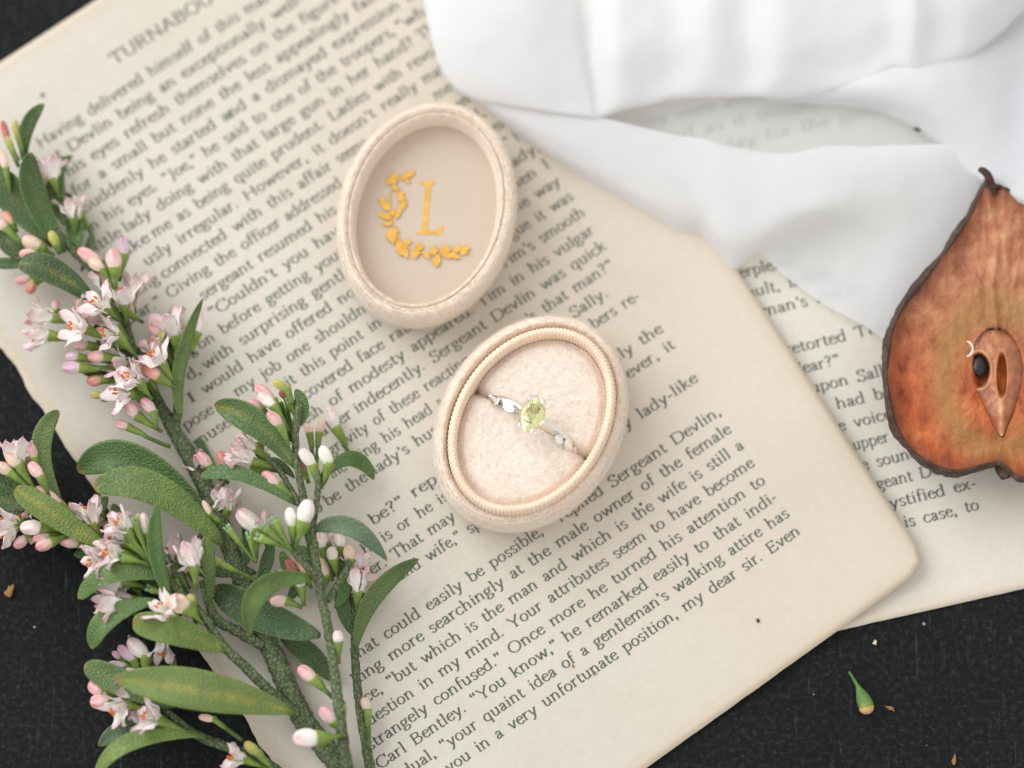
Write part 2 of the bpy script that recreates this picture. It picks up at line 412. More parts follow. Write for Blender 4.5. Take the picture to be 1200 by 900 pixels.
# ------------------------------------------------------------------ old-style serif letters drawn with a broad pen
X, CAP, ASC, DES = 0.44, 0.66, 0.70, -0.22
def st(x, y0=0.0, y1=X): return ('L', (x, y0), (x, y1))
def sf(x, y=0.0, h=0.085): return ('S', (x, y), h)
def fl_(x, y): return ('L', (x - .075, y - .045), (x, y))        # slanted flag serif
def arch(x0, x1, top=X): return ('C', (x0, top - .14), (x0 + .07, top - .03), ((x0 + x1) / 2 + .03, top + .005), (x1 - .02, top - .07), (x1, top - .17), (x1, .02))
BOWL = lambda cx, rx, cy, ry: ('C',) + tuple((cx + rx * math.cos(a), cy + ry * math.sin(a)) for a in [math.pi / 2 + k * math.pi / 6 for k in range(13)])
G = {
'a': (.40, ('C', (.07, .33), (.12, .41), (.20, .435), (.27, .40), (.285, .30), (.285, .10), (.31, .025), (.38, .035)), ('C', (.28, .27), (.16, .22), (.07, .15), (.065, .07), (.12, .01), (.20, .025), (.28, .10))),
'b': (.46, st(.10, .03, ASC), fl_(.10, ASC), ('C', (.10, .34), (.17, .42), (.27, .435), (.37, .37), (.40, .22), (.36, .07), (.26, .0), (.17, .01), (.10, .07))),
'c': (.39, ('C', (.34, .34), (.31, .41), (.22, .44), (.11, .38), (.055, .22), (.10, .06), (.20, .0), (.29, .02), (.36, .09))),
'd': (.48, st(.36, .03, ASC), fl_(.36, ASC), ('L', (.36, .03), (.44, .03)), ('C', (.36, .36), (.29, .43), (.18, .43), (.08, .34), (.055, .20), (.10, .05), (.19, .0), (.28, .02), (.36, .09))),
'e': (.39, ('C', (.06, .26), (.20, .265), (.345, .28), (.33, .37), (.25, .435), (.15, .42), (.075, .33), (.06, .20), (.11, .05), (.21, .0), (.30, .025), (.365, .10))),
'f': (.29, st(.12, 0, .52), ('C', (.12, .5), (.13, .62), (.20, .70), (.28, .69), (.32, .65)), sf(.12), ('L', (.04, X - .01), (.27, X - .01))),
'g': (.43, BOWL(.19, .125, .295, .135), ('L', (.29, .40), (.41, .42)), ('C', (.13, .17), (.08, .11), (.10, .06), (.20, .04), (.32, .02), (.37, -.06), (.30, -.17), (.18, -.21), (.07, -.17), (.05, -.09), (.13, .0))),
'h': (.50, st(.10, 0, ASC), fl_(.10, ASC), sf(.10), arch(.10, .37), sf(.37)),
'i': (.24, st(.12), fl_(.12, X), sf(.12), ('D', (.115, .61), .055)),
'j': (.23, ('C', (.13, X), (.13, .1), (.13, -.08), (.09, -.19), (.0, -.21)), fl_(.13, X), ('D', (.125, .61), .055)),
'k': (.46, st(.10, 0, ASC), fl_(.10, ASC), sf(.10), ('L', (.12, .20), (.34, .42)), ('L', (.19, .26), (.38, .02)), sf(.36, X - .01, .07), sf(.40, 0, .07)),
'l': (.24, st(.12, 0, ASC), fl_(.12, ASC), sf(.12)),
'm': (.75, st(.10), fl_(.10, X), sf(.10), arch(.10, .36), sf(.36), arch(.36, .62), sf(.62)),
'n': (.50, st(.10), fl_(.10, X), sf(.10), arch(.10, .37), sf(.37)),
'o': (.45, BOWL(.22, .165, .22, .215)),
'p': (.47, st(.10, DES, X), fl_(.10, X), sf(.10, DES), ('C', (.10, .34), (.17, .42), (.27, .435), (.37, .37), (.40, .22), (.36, .07), (.26, .0), (.17, .01), (.10, .07))),
'q': (.47, st(.36, DES, X), sf(.36, DES), ('C', (.36, .36), (.29, .43), (.18, .43), (.08, .34), (.055, .20), (.10, .05), (.19, .0), (.28, .02), (.36, .09))),
'r': (.35, st(.10), fl_(.10, X), sf(.10), ('C', (.10, .30), (.16, .40), (.24, .44), (.32, .40))),
's': (.34, ('C', (.28, .35), (.25, .42), (.16, .44), (.08, .38), (.09, .28), (.18, .225), (.27, .16), (.285, .07), (.21, .0), (.12, .005), (.06, .09))),
't': (.29, ('C', (.12, .58), (.12, .40), (.12, .20), (.125, .06), (.18, .0), (.28, .06)), ('L', (.04, X - .01), (.26, X - .01))),
'u': (.49, ('C', (.10, X), (.10, .20), (.11, .06), (.18, .0), (.28, .02), (.37, .11)), st(.37, .03, X), fl_(.10, X), fl_(.37, X), ('L', (.37, .03), (.44, .03))),
'v': (.45, ('L', (.06, X), (.225, .01)), ('L', (.225, .01), (.38, X)), sf(.07, X - .01, .075), sf(.375, X - .01, .07)),
'w': (.66, ('L', (.06, X), (.20, .01)), ('L', (.20, .01), (.33, .40)), ('L', (.32, .42), (.46, .01)), ('L', (.46, .01), (.60, X)), sf(.07, X - .01, .075), sf(.33, X - .01, .06), sf(.59, X - .01, .07)),
'x': (.44, ('L', (.07, X), (.36, .0)), ('L', (.36, X), (.07, .0)), sf(.08, X - .01, .07), sf(.35, X - .01, .07), sf(.07, 0, .07), sf(.35, 0, .08)),
'y': (.45, ('L', (.06, X), (.225, .03)), ('C', (.38, X), (.25, .06), (.18, -.12), (.10, -.21), (.03, -.18)), sf(.07, X - .01, .075), sf(.375, X - .01, .07)),
'z': (.40, ('L', (.06, .42), (.33, .42)), ('L', (.33, .42), (.07, .02)), ('L', (.07, .02), (.35, .02))),
'A': (.66, ('L', (.07, 0), (.31, CAP)), ('L', (.32, CAP), (.57, 0)), ('L', (.16, .22), (.47, .22)), sf(.07), sf(.57)),
'B': (.58, st(.12, 0, CAP), sf(.10), sf(.10, CAP), ('C', (.12, CAP - .01), (.33, CAP - .01), (.43, .55), (.40, .41), (.26, .36), (.12, .355)), ('C', (.12, .355), (.34, .35), (.48, .27), (.47, .10), (.34, .01), (.12, .01))),
'C': (.64, ('C', (.57, .47), (.55, .60), (.40, .67), (.20, .62), (.07, .42), (.09, .18), (.24, .02), (.42, .0), (.55, .09), (.59, .18)), ('L', (.57, .47), (.57, .66))),
'D': (.70, st(.12, 0, CAP), sf(.10), sf(.10, CAP), ('C', (.12, CAP - .01), (.36, CAP - .01), (.56, .58), (.63, .34), (.56, .10), (.36, .01), (.12, .01))),
'E': (.55, st(.12, 0, CAP), sf(.10), sf(.10, CAP), ('L', (.12, CAP - .01), (.46, CAP - .01)), ('L', (.46, CAP), (.46, .54)), ('L', (.12, .35), (.37, .35)), ('L', (.37, .28), (.37, .42)), ('L', (.12, .012), (.48, .012)), ('L', (.48, .0), (.50, .14))),
'G': (.70, ('C', (.57, .47), (.55, .60), (.40, .67), (.20, .62), (.07, .42), (.09, .18), (.24, .02), (.42, .0), (.57, .08)), ('L', (.57, .47), (.57, .66)), st(.57, .05, .28), sf(.57, .28, .1)),
'H': (.74, st(.13, 0, CAP), st(.59, 0, CAP), ('L', (.13, .35), (.59, .35)), sf(.13), sf(.13, CAP), sf(.59), sf(.59, CAP)),
'I': (.32, st(.16, 0, CAP), sf(.16, 0, .11), sf(.16, CAP, .11)),
'J': (.34, ('C', (.20, CAP), (.20, .3), (.20, .08), (.15, -.08), (.03, -.14)), sf(.19, CAP, .11)),
'L': (.55, st(.13, 0, CAP), sf(.12, CAP, .11), sf(.10), ('L', (.13, .012), (.48, .012)), ('L', (.48, .0), (.51, .16))),
'M': (.84, st(.12, 0, CAP), st(.71, 0, CAP), ('L', (.12, CAP), (.42, .05)), ('L', (.42, .05), (.70, CAP)), sf(.12), sf(.72), sf(.10, CAP), sf(.73, CAP)),
'N': (.74, st(.13, 0, CAP), ('L', (.12, CAP), (.60, .02)), st(.60, 0, CAP), sf(.13), sf(.09, CAP), sf(.60, CAP)),
'O': (.72, BOWL(.36, .29, .33, .33)),
'R': (.62, st(.12, 0, CAP), sf(.11), sf(.10, CAP), ('C', (.12, CAP - .01), (.34, CAP - .01), (.45, .55), (.42, .39), (.28, .33), (.12, .33)), ('C', (.27, .33), (.40, .14), (.50, .02), (.60, .0))),
'S': (.50, ('C', (.41, .50), (.38, .62), (.26, .67), (.12, .60), (.11, .46), (.24, .36), (.39, .26), (.42, .12), (.30, .0), (.16, .01), (.08, .14)), ('L', (.41, .48), (.42, .66)), ('L', (.075, .17), (.07, .0))),
'T': (.62, st(.31, 0, CAP), sf(.31, 0, .11), ('L', (.06, CAP - .01), (.56, CAP - .01)), ('L', (.06, CAP), (.045, .52)), ('L', (.56, CAP), (.575, .52))),
'U': (.70, ('C', (.13, CAP), (.13, .30), (.16, .08), (.32, .0), (.50, .06), (.57, .26), (.57, CAP)), sf(.13, CAP), sf(.57, CAP)),
'W': (.90, ('L', (.06, CAP), (.26, .01)), ('L', (.26, .01), (.45, .62)), ('L', (.44, CAP), (.64, .01)), ('L', (.64, .01), (.84, CAP)), sf(.07, CAP), sf(.45, CAP, .07), sf(.83, CAP)),
'Y': (.62, ('L', (.06, CAP), (.31, .30)), ('L', (.31, .30), (.56, CAP)), st(.31, 0, .32), sf(.31, 0, .11), sf(.07, CAP), sf(.55, CAP)),
'.': (.22, ('D', (.10, .035), .055)),
',': (.22, ('D', (.10, .035), .055), ('C', (.13, .03), (.125, -.06), (.06, -.12))),
"'": (.20, ('D', (.10, .62), .05), ('C', (.13, .62), (.125, .53), (.07, .48))),
'\u201d': (.38, ('D', (.10, .62), .05), ('C', (.13, .62), (.125, .53), (.07, .48)), ('D', (.25, .62), .05), ('C', (.28, .62), (.275, .53), (.22, .48))),
'\u201c': (.38, ('D', (.12, .52), .05), ('C', (.09, .52), (.095, .61), (.15, .66)), ('D', (.27, .52), .05), ('C', (.24, .52), (.245, .61), (.30, .66))),
'?': (.40, ('C', (.08, .54), (.12, .64), (.22, .66), (.31, .58), (.27, .44), (.19, .34), (.19, .19)), ('D', (.19, .035), .055)),
'-': (.30, ('B', (.04, .20), (.25, .20))),
' ': (.40,),
}
THICK, THIN, PEN = 0.097, 0.043, math.radians(22)
def stroke_poly(pts):
    out_l, out_r = [], []
    n = len(pts)
    for i, (x, y) in enumerate(pts):
        x0, y0 = pts[max(0, i - 1)]; x1, y1 = pts[min(n - 1, i + 1)]
        a = math.atan2(y1 - y0, x1 - x0)
        w = THIN + (THICK - THIN) * abs(math.sin(a + PEN)) ** 1.3
        nx, ny = -math.sin(a) * w / 2, math.cos(a) * w / 2
        out_l.append((x + nx, y + ny)); out_r.append((x - nx, y - ny))
    return out_l, out_r

GLYPH = {}
for ch, g in G.items():
    polys = []
    for s in g[1:]:
        if s[0] in 'LB':
            (x0, y0), (x1, y1) = s[1], s[2]
            pts = [(x0, y0), (x1, y1)]
        elif s[0] == 'C':
            pts = [(q.x, q.y) for q in spline([(a, b, 0) for a, b in s[1:]], 3)]
        elif s[0] == 'S':
            (x, y), h = s[1], s[2]
            yy = y + (.016 if y <= 0.01 else -.016)
            polys.append([(x - h, yy - .018), (x + h, yy - .018), (x + h * .8, yy + .018), (x - h * .8, yy + .018)]); continue
        elif s[0] == 'D':
            (x, y), r = s[1], s[2]
            polys.append([(x + r * math.cos(k * math.pi / 4), y + r * math.sin(k * math.pi / 4)) for k in range(8)]); continue
        l, r = stroke_poly(pts)
        if s[0] == 'B': l = [(x, y + .01) for x, y in l]; r = [(x, y - .01) for x, y in r]
        for k in range(len(l) - 1): polys.append([r[k], r[k + 1], l[k + 1], l[k]])
    GLYPH[ch] = (g[0], polys)

def text_width(s): return sum(GLYPH[c][0] for c in s)

def text_run(verts, faces, s, org, du, dv, size, xs, hf, lift=0.05):
    """letters of s from org along du (unit), dv is up on the page; size = em in mm, xs = horizontal stretch"""
    x = 0.0
    for ch in s:
        adv, polys = GLYPH[ch]
        wob = random.uniform(-.006, .006)
        for pl in polys:
            b = len(verts)
            for gx, gy in pl:
                q = org + du * ((x + gx) * size * xs) + dv * ((gy + wob) * size)
                verts.append((q.x, q.y, hf(q.x, q.y) + lift))
            faces.append(tuple(range(b, b + len(pl))))
        x += adv

def text_page(page, fit, hf, lines, size):
    A, B, C = fit
    g = math.hypot(A, B); nrm = Vector((A / g, B / g)); du = Vector((-nrm.y, nrm.x)); dv = -nrm
    for idx, segs, *sz in lines:
        em = sz[0] if sz else size
        base = nrm * ((idx - C) / g)
        def at_px(px):
            lo, hi = -200.0, 200.0
            for _ in range(40):
                m = (lo + hi) / 2; q = base + du * m
                if pix(Vector((q.x, q.y, 1.0)))[0] < px: lo = m
                else: hi = m
            return lo
        for s, x0, x1 in segs:
            verts, faces = [], []
            u0, u1 = at_px(x0), at_px(x1)
            tw = text_width(s) * em
            text_run(verts, faces, s, base + du * u0, du, dv, em, (u1 - u0) / tw, hf)
            mesh('text_line', verts, faces, M_ink, page, smooth_shade=False)

FIT1 = (0.14248481, -0.20900242, 22.95194788); FIT2 = (0.05718622, -0.22810328, 2.24225216)
T1 = [
(-1.53, [('TURNABOUT', 134, 266)], 3.7),
(0, [('Having delivered himself of this mat', 47, 316)]),
(1, [('t Devlin being an exceptionally well-', 69, 357)]),
(2, [('his eyes refresh themselves on the figure', 80, 398)]),
(3, [('for a small but none the less appealingly', 88, 411), ('fair', 418, 446)]),
(4, [('Suddenly he started and a dismayed expression', 99, 470), ('in', 478, 492)]),
(5, [('in his eyes. \u201cJoe,\u201d he said to one of the troopers,', 104, 464), ('\u201cwh', 468, 500)]),
(6, [('little', 108, 144), ('lady doing with that large gun in her hand?', 148, 487), ('Th', 493, 512)]),
(7, [('take', 140, 177), ('me as being quite prudent. Ladies with revol', 181, 516)]),
(8, [('usly', 172, 203), ('irregular. However, it doesn\'t really', 211, 491), ('mat', 498, 522)]),
(9, [('ming', 151, 188), ('connected with this affair', 192, 391), ('seems', 398, 432), ('me', 511, 531)]),
(10, [('ular.\u201d', 151, 191), ('Giving the officer', 199, 331), ('addressed', 337, 402), ('ent', 537, 557)]),
(11, [('sergeant resumed his', 238, 396), ('d,', 557, 570)]),
(12, [('\u201cCouldn\'t you have', 249, 408), ('ea', 580, 597)]),
(13, [('g', 224, 232), ('on before getting your', 235, 406), ('\u201c he', 595, 619)]),
(14, [('d,', 222, 237), ('with surprising gentle', 241, 414), ('lady,', 597, 634)]),
(15, [('I', 222, 233), ('would have offered no', 240, 418), ('then I', 596, 646)]),
(16, [('pose', 218, 252), ('my job one shouldn\'t', 278, 440), ('the way', 600, 658)]),
(17, [('amuse', 222, 272), ('it this point in', 338, 449), ('gue it was', 600, 673)]),
(18, [('-covered face rath', 352, 490), ('Tim\'s smooth', 588, 687)]),
(19, [('flesh', 348, 380), ('of modesty appeared.', 389, 557), ('Tim in his vulgar', 563, 698)]),
(20, [('after', 378, 415), ('indecently. Sergeant Devlin was quick', 419, 712)]),
(21, [('gravity of these reacting', 388, 552), ('\'s that man?\u201d', 621, 721)]),
(22, [('d inc', 376, 407), ('ing his head again', 425, 549), ('Sally.', 672, 714)]),
(23, [('to', 366, 380), ('be the lady\'s hus', 384, 515), ('bers re-', 696, 751)]),
(25, [('be?\u201d repeated', 437, 560), ('lly the', 724, 778)]),
(26, [('h', 428, 438), ('is or he is', 450, 527), ('ever, it', 737, 792)]),
(27, [('ter. That may', 431, 535)]),
(28, [('m', 430, 443), ('and wife,\u201d spoke', 469, 590), ('ly lady-like', 728, 819)]),
(30, [('hat could easily be', 421, 569), ('possible,\u201d', 577, 645), ('replied Sergeant Devlin,', 657, 846)]),
(31, [('king more searchingly at the male owner of the female', 417, 858)]),
(32, [('ce, \u201cbut which is the man and which is the wife is still a', 430, 873)]),
(33, [('question in my mind. Your attributes seem to have become', 424, 885)]),
(34, [('strangely confused.\u201d Once more he turned his attention to', 434, 898)]),
(35, [('Carl Bentley. \u201cYou know,\u201d he remarked easily to that indi-', 445, 912)]),
(36, [('dual, \u201cyour quaint idea of a gentleman\'s walking attire has', 476, 926)]),
(37, [('you in a very unfortunate position, my dear sir. Even', 526, 939)]),
]
T2 = [
(-8, [('they were about', 742, 905)]), (-7, [('and as it should', 775, 960)]), (-6, [('day for the good', 850, 1035)]),
(0, [('n perplexed', 838, 935)]), (1, [('ault, ladies', 877, 974)]), (2, [('oman\'s merits', 883, 1015)]),
(4, [('retorted Tim', 921, 1042)]), (5, [('ydear?\u201d', 921, 986)]), (6, [('upon Sally the', 951, 1085)]), (7, [(', had been', 966, 1068)]),
(8, [('he voice in', 972, 1072)]), (9, [('upper room', 1001, 1090)]), (10, [('e sounds of', 1011, 1110)]), (11, [('geant Devlin a', 1029, 1148)]),
(12, [('mystified ex-', 1026, 1146)]), (13, [('this case, to', 1043, 1149)]),
]
text_page(page2, FIT2, h_page2, T2, 3.3)
text_page(page1, FIT1, h_page1, T1, 3.25)
# ------------------------------------------------------------------ velvet ring boxes
def ell(cx, cy, ang, a, b, d, z, n, mod=None):
    ca, sa = math.cos(ang), math.sin(ang); out = []
    for k in range(n):
        t = 2 * math.pi * k / n
        dd = d + (mod(k) if mod else 0)
        x, y = (a + dd) * math.cos(t), (b + dd) * math.sin(t)
        out.append(Vector((cx + x * ca - y * sa, cy + x * sa + y * ca, z)))
    return out

def lathe(name, c, ang, a, b, prof, mt, parent, n=160, sub=4, jitter=0.0, mod=None, closed=False):
    pr = spline([(d, z, 0) for d, z in prof], sub, closed)
    v = []
    for q in pr:
        v += ell(c.x, c.y, ang, a, b, q.x, q.y, n, mod)
    if jitter:
        v = [q + Vector((n2(q.x, q.y, 1.7, q.z), n2(q.x, q.y, 1.7, q.z + 40), n2(q.x, q.y, 2.1, q.z + 9))) * jitter for q in v]
    f = grid_faces(len(pr), n, 0, wrap=True, flip=True)
    if closed:
        o = (len(pr) - 1) * n
        f += [(o + j, j, (j + 1) % n, o + (j + 1) % n)[::-1] for j in range(n)]
    return mesh(name, v, f, mt, parent)

def disc(name, c, ang, a, b, z, mt, parent, dome=0.0, rings=10, n=120):
    v, f = [Vector((c.x, c.y, z + dome))], []
    for r in range(1, rings + 1):
        s = r / rings
        v += ell(c.x, c.y, ang, a * s, b * s, 0, z + dome * (1 - s * s), n)
    f = [(0, 1 + j, 1 + (j + 1) % n) for j in range(n)] + grid_faces(rings, n, 1, wrap=True, flip=True)
    return mesh(name, v, f, mt, parent)

def fuzz(name, base_pts, normals, mt, parent, length, width):
    """short upstanding nap fibres: one thin triangle each"""
    v, f = [], []
    for q, nm in zip(base_pts, normals):
        d = (nm + Vector((random.gauss(0, .45), random.gauss(0, .45), random.gauss(0, .25)))).normalized()
        s = Vector((random.gauss(0, 1), random.gauss(0, 1), random.gauss(0, .3))).cross(d).normalized() * width
        b = len(v); v += [q - s, q + s, q + d * length * random.uniform(.5, 1.2)]; f.append((b, b + 1, b + 2))
    o = mesh(name, v, f, mt, parent, smooth_shade=False); o['kind'] = 'stuff'
    return o

LA, LB = 22.0, 17.0
BASEZ = 1.3
# --- lid, lying open side up
lc = W(499.5, 245.5, 12.5); lang = math.radians(75.5)
lid = thing('oval_box_cover', 'open oval champagne velvet lid with gold letter L inside, above the ring box', 'box lid', (lc.x, lc.y, BASEZ), 'two halves of the velvet ring box')
lathe('shell', lc, lang, LA, LB, [(-9, 1.3), (-3.5, 1.3), (-1.2, 1.8), (-.2, 4), (.05, 7), (0, 10), (-.35, 12.0), (-.95, 12.9), (-1.7, 13.1), (-2.25, 12.65), (-2.35, 11.6)], M_velvet, lid, 200, 4, .10)
lathe('inner_rim', lc, lang, LA, LB, [(-2.3, 11.4), (-2.35, 12.5), (-2.7, 12.9), (-3.1, 12.5), (-3.3, 11.6), (-3.4, 10.2), (-3.5, 8.6), (-3.75, 7.6)], M_velvet, lid, 200, 4, .06)
lathe('lining_cord', lc, lang, LA, LB, [(-3.45 + .32 * math.cos(k * .785), 7.9 + .32 * math.sin(k * .785)) for k in range(8)], M_lip, lid, 360, 2, 0, lambda k: .06 * math.sin(k * math.pi / 1.5), closed=True)
panel = disc('lining_panel', lc, lang, LA - 3.55, LB - 3.55, 7.7, M_panel, lid, dome=.25)

# nap on lid rim
def nap_ring(c, ang, dlist, n, mt, parent, length, width, RA=LA, RB=LB):
    pts, nrm = [], []
    for _ in range(n):
        d, z, nx, nz = random.choice(dlist)
        t = random.uniform(0, 2 * math.pi); ca, sa = math.cos(ang), math.sin(ang)
        d += random.uniform(-.25, .25); z += random.uniform(-.2, .2) * abs(nx)
        x, y = (RA + d) * math.cos(t), (RB + d) * math.sin(t)
        ex, ey = math.cos(t) / RA, math.sin(t) / RB; l = math.hypot(ex, ey); ex, ey = ex / l, ey / l
        pts.append(Vector((c.x + x * ca - y * sa, c.y + x * sa + y * ca, z - .03)))
        nrm.append(Vector(((ex * ca - ey * sa) * nx, (ex * sa + ey * ca) * nx, nz)))
    fuzz('velvet_nap', pts, nrm, mt, parent, length, width)
nap_ring(lc, lang, [(-.1, 11, 1, .2), (0, 8, 1, 0), (0, 5, 1, 0), (-.45, 12.3, .7, .7), (-.95, 12.9, .3, 1), (-1.6, 13.1, 0, 1), (-2.65, 12.88, 0, 1), (-3.0, 12.6, -.5, .8), (-1.9, 13.0, 0, 1)], 34000, M_velvet, lid, .44, .028)

# gold letter and wreath printed on the panel
def flat(name, polys, z, mt, parent):
    v, f = [], []
    for i, pl in enumerate(polys):
        z += .0035
        b = len(v); v += [(q.x, q.y, z) for q in pl] + [(q.x, q.y, z - .12) for q in pl]
        n = len(pl); f.append(tuple(range(b, b + n)))
        f += [(b + k, b + n + k, b + n + (k + 1) % n, b + (k + 1) % n) for k in range(n)]
    return mesh(name, v, f, mt, parent, smooth_shade=False)
ZP = 8.02
def lidpx(x, y): return W(380 + x / 3.0, 100 + y / 3.0, ZP)       # measured on the 3x enlargement of the lid
Lp = [(338, 338), (390, 336), (391, 346), (376, 349), (362, 500), (366, 512), (394, 512), (412, 492), (418, 493), (413, 525), (326, 522), (327, 513), (344, 510), (357, 350), (338, 347)]
flat('letter', [[lidpx(x, y) for x, y in Lp][::-1]], ZP + .03, M_gold, lid)
polys = []
def wleaf(x0, y0, x1, y1, w):
    dx, dy = x1 - x0, y1 - y0; l = math.hypot(dx, dy); nx, ny = -dy / l, dx / l
    pr = [(0, .12), (.2, .8), (.45, 1), (.75, .75), (1, .05)]
    a = [(x0 + dx * t + nx * w * k / 2, y0 + dy * t + ny * w * k / 2) for t, k in pr]
    b = [(x0 + dx * t - nx * w * k / 2, y0 + dy * t - ny * w * k / 2) for t, k in pr[::-1]]
    polys.append([lidpx(x, y) for x, y in (a + b)])
def wblob(x, y, r, lobes=5):
    r *= .82
    polys.append([lidpx(x + r * (1 + .28 * math.cos(lobes * k * math.pi / 10)) * math.cos(k * math.pi / 10), y + r * (1 + .28 * math.cos(lobes * k * math.pi / 10)) * math.sin(k * math.pi / 10)) for k in range(20)][::-1])
arc = spline([(300, 316, 0), (262, 330, 0), (236, 372, 0), (232, 430, 0), (244, 500, 0), (275, 552, 0), (325, 585, 0), (385, 595, 0), (440, 592, 0), (495, 576, 0)], 5)
for q, r in zip(arc, arc[1:]): wleaf(q.x - (r.x - q.x) * .3, q.y - (r.y - q.y) * .3, r.x + (r.x - q.x) * .3, r.y + (r.y - q.y) * .3, 7)
for a in [(290, 325, 318, 298, 20), (285, 330, 300, 345, 16), (225, 330, 262, 318, 24), (222, 350, 235, 322, 22), (262, 372, 240, 350, 15), (262, 440, 290, 405, 24), (255, 385, 283, 380, 20), (233, 440, 193, 405, 24), (236, 470, 188, 450, 22), (240, 485, 200, 490, 16), (250, 470, 270, 430, 20), (238, 505, 222, 540, 26), (245, 515, 240, 560, 24), (262, 540, 268, 600, 28), (275, 560, 292, 610, 22), (290, 560, 302, 540, 20), (320, 580, 350, 562, 22), (318, 585, 318, 612, 24), (350, 590, 370, 612, 18), (375, 590, 388, 565, 18), (400, 595, 390, 640, 26), (415, 590, 450, 605, 24), (440, 592, 478, 608, 20), (455, 585, 480, 566, 20), (480, 582, 512, 568, 22), (478, 590, 505, 588, 16)]: wleaf(*a)
for b in [(285, 322, 15), (243, 338, 14), (205, 405, 13), (270, 398, 15), (248, 512, 15), (234, 540, 12), (272, 585, 14), (322, 590, 16), (385, 582, 17), (425, 578, 20), (395, 625, 13), (455, 598, 11), (330, 560, 10), (240, 448, 12)]: wblob(*b)
polys = [pl[::-1] for pl in polys]
wr = flat('floral_wreath', polys, ZP + .036, M_gold, lid)

# --- base with the ribbed lip and the slotted cushion
bc = W(621.5, 497.5, 7.0); bang = math.radians(58.2)
lipc = W(623.2, 491.8, 15.5)
box = thing('ring_box', 'oval champagne velvet ring box base with ribbed lip, holding the ring', 'ring box', (bc.x, bc.y, BASEZ), 'two halves of the velvet ring box')
BA, BB = 21.95, 17.2
lathe('shell', bc, bang, BA, BB, [(-9, 1.3), (-3.8, 1.3), (-1.4, 1.8), (-.3, 4), (.05, 7), (-.05, 9.2), (-.45, 11.0), (-1.1, 12.15), (-1.9, 12.5), (-2.4, 12.2), (-2.7, 11.3), (-2.8, 9.5)], M_velvet, box, 200, 4, .10)
la, lb = 19.2, 14.4
lathe('ribbed_lip', lipc, bang, la, lb, [(-.25, 10.0), (-.12, 12.6), (0, 14.4), (-.25, 15.4), (-.85, 15.85), (-1.45, 15.5), (-1.75, 14.4), (-1.8, 12.8), (-1.9, 10.0)], M_lip, box, 126 * 8, 3, 0, lambda k: .19 * (abs(math.sin(k * math.pi / 8)) - .6))
nap_ring(bc, bang, [(-.3, 10.4, 1, .3), (0, 8, 1, 0), (-.1, 5, 1, 0), (-.6, 11.4, .7, .7), (-1.2, 12.15, .3, 1), (-1.8, 12.42, 0, 1), (-2.3, 12.45, 0, 1)], 32000, M_velvet, box, .40, .028, BA, BB)
ca, sa = math.cos(bang), math.sin(bang)
eP = Vector((sa, -ca, 0)); eQ = Vector((ca, sa, 0))           # along the slot (minor axis), across it
ia, ib = la - 1.9, lb - 1.9
def cush_pt(p, q):
    """p along slot, q across"""
    z = 13.6 - (1.1 + 1.5 * smooth(.62, .85, abs(p) / ib)) * math.exp(-(abs(q) / (.5 + .45 * smooth(.62, .85, abs(p) / ib))) ** 1.6) - .5 * smooth(.70, 1.0, math.hypot(p / ib, q / ia)) - .8 * smooth(.90, 1.0, math.hypot(p / ib, q / ia)) - 1.0 * smooth(.80, 1.0, abs(p) / ib) * math.exp(-(q / 1.7) ** 2)
    g = lipc + eP * p + eQ * q
    z += .16 * n2(g.x, g.y, .9, 2) + .15 * n2(g.x, g.y, 2.2, 7)
    return Vector((g.x, g.y, z))
cpts = []
for sgn in (-1, 1):
    nxp, nq = 90, 70; v = []
    for i in range(nxp + 1):
        p = ib * .997 * math.sin((i / nxp - .5) * math.pi)
        qm = ia * math.sqrt(max(0, 1 - (p / ib) ** 2))
        for j in range(nq + 1):
            q = sgn * (qm * (j / nq) ** 1.5)
            v.append(cush_pt(p, q if abs(q) > .03 else sgn * .03))
    mesh('cushion', v, grid_faces(nxp + 1, nq + 1, 0, flip=(sgn > 0)), M_cushion, box)
pts = []
while len(pts) < 15000:
    p, q = random.uniform(-ib, ib), random.uniform(-ia, ia)
    if (p / ib) ** 2 + (q / ia) ** 2 < .99 and abs(q) > .3: pts.append(cush_pt(p, q))
lean = Vector((.35, .2, 1))
fuzz('cushion_nap', pts, [lean + Vector((n2(q.x, q.y, .9, 3), n2(q.x, q.y, .9, 8), 0)) * 1.0 for q in pts], M_cushion, box, .38, .03)

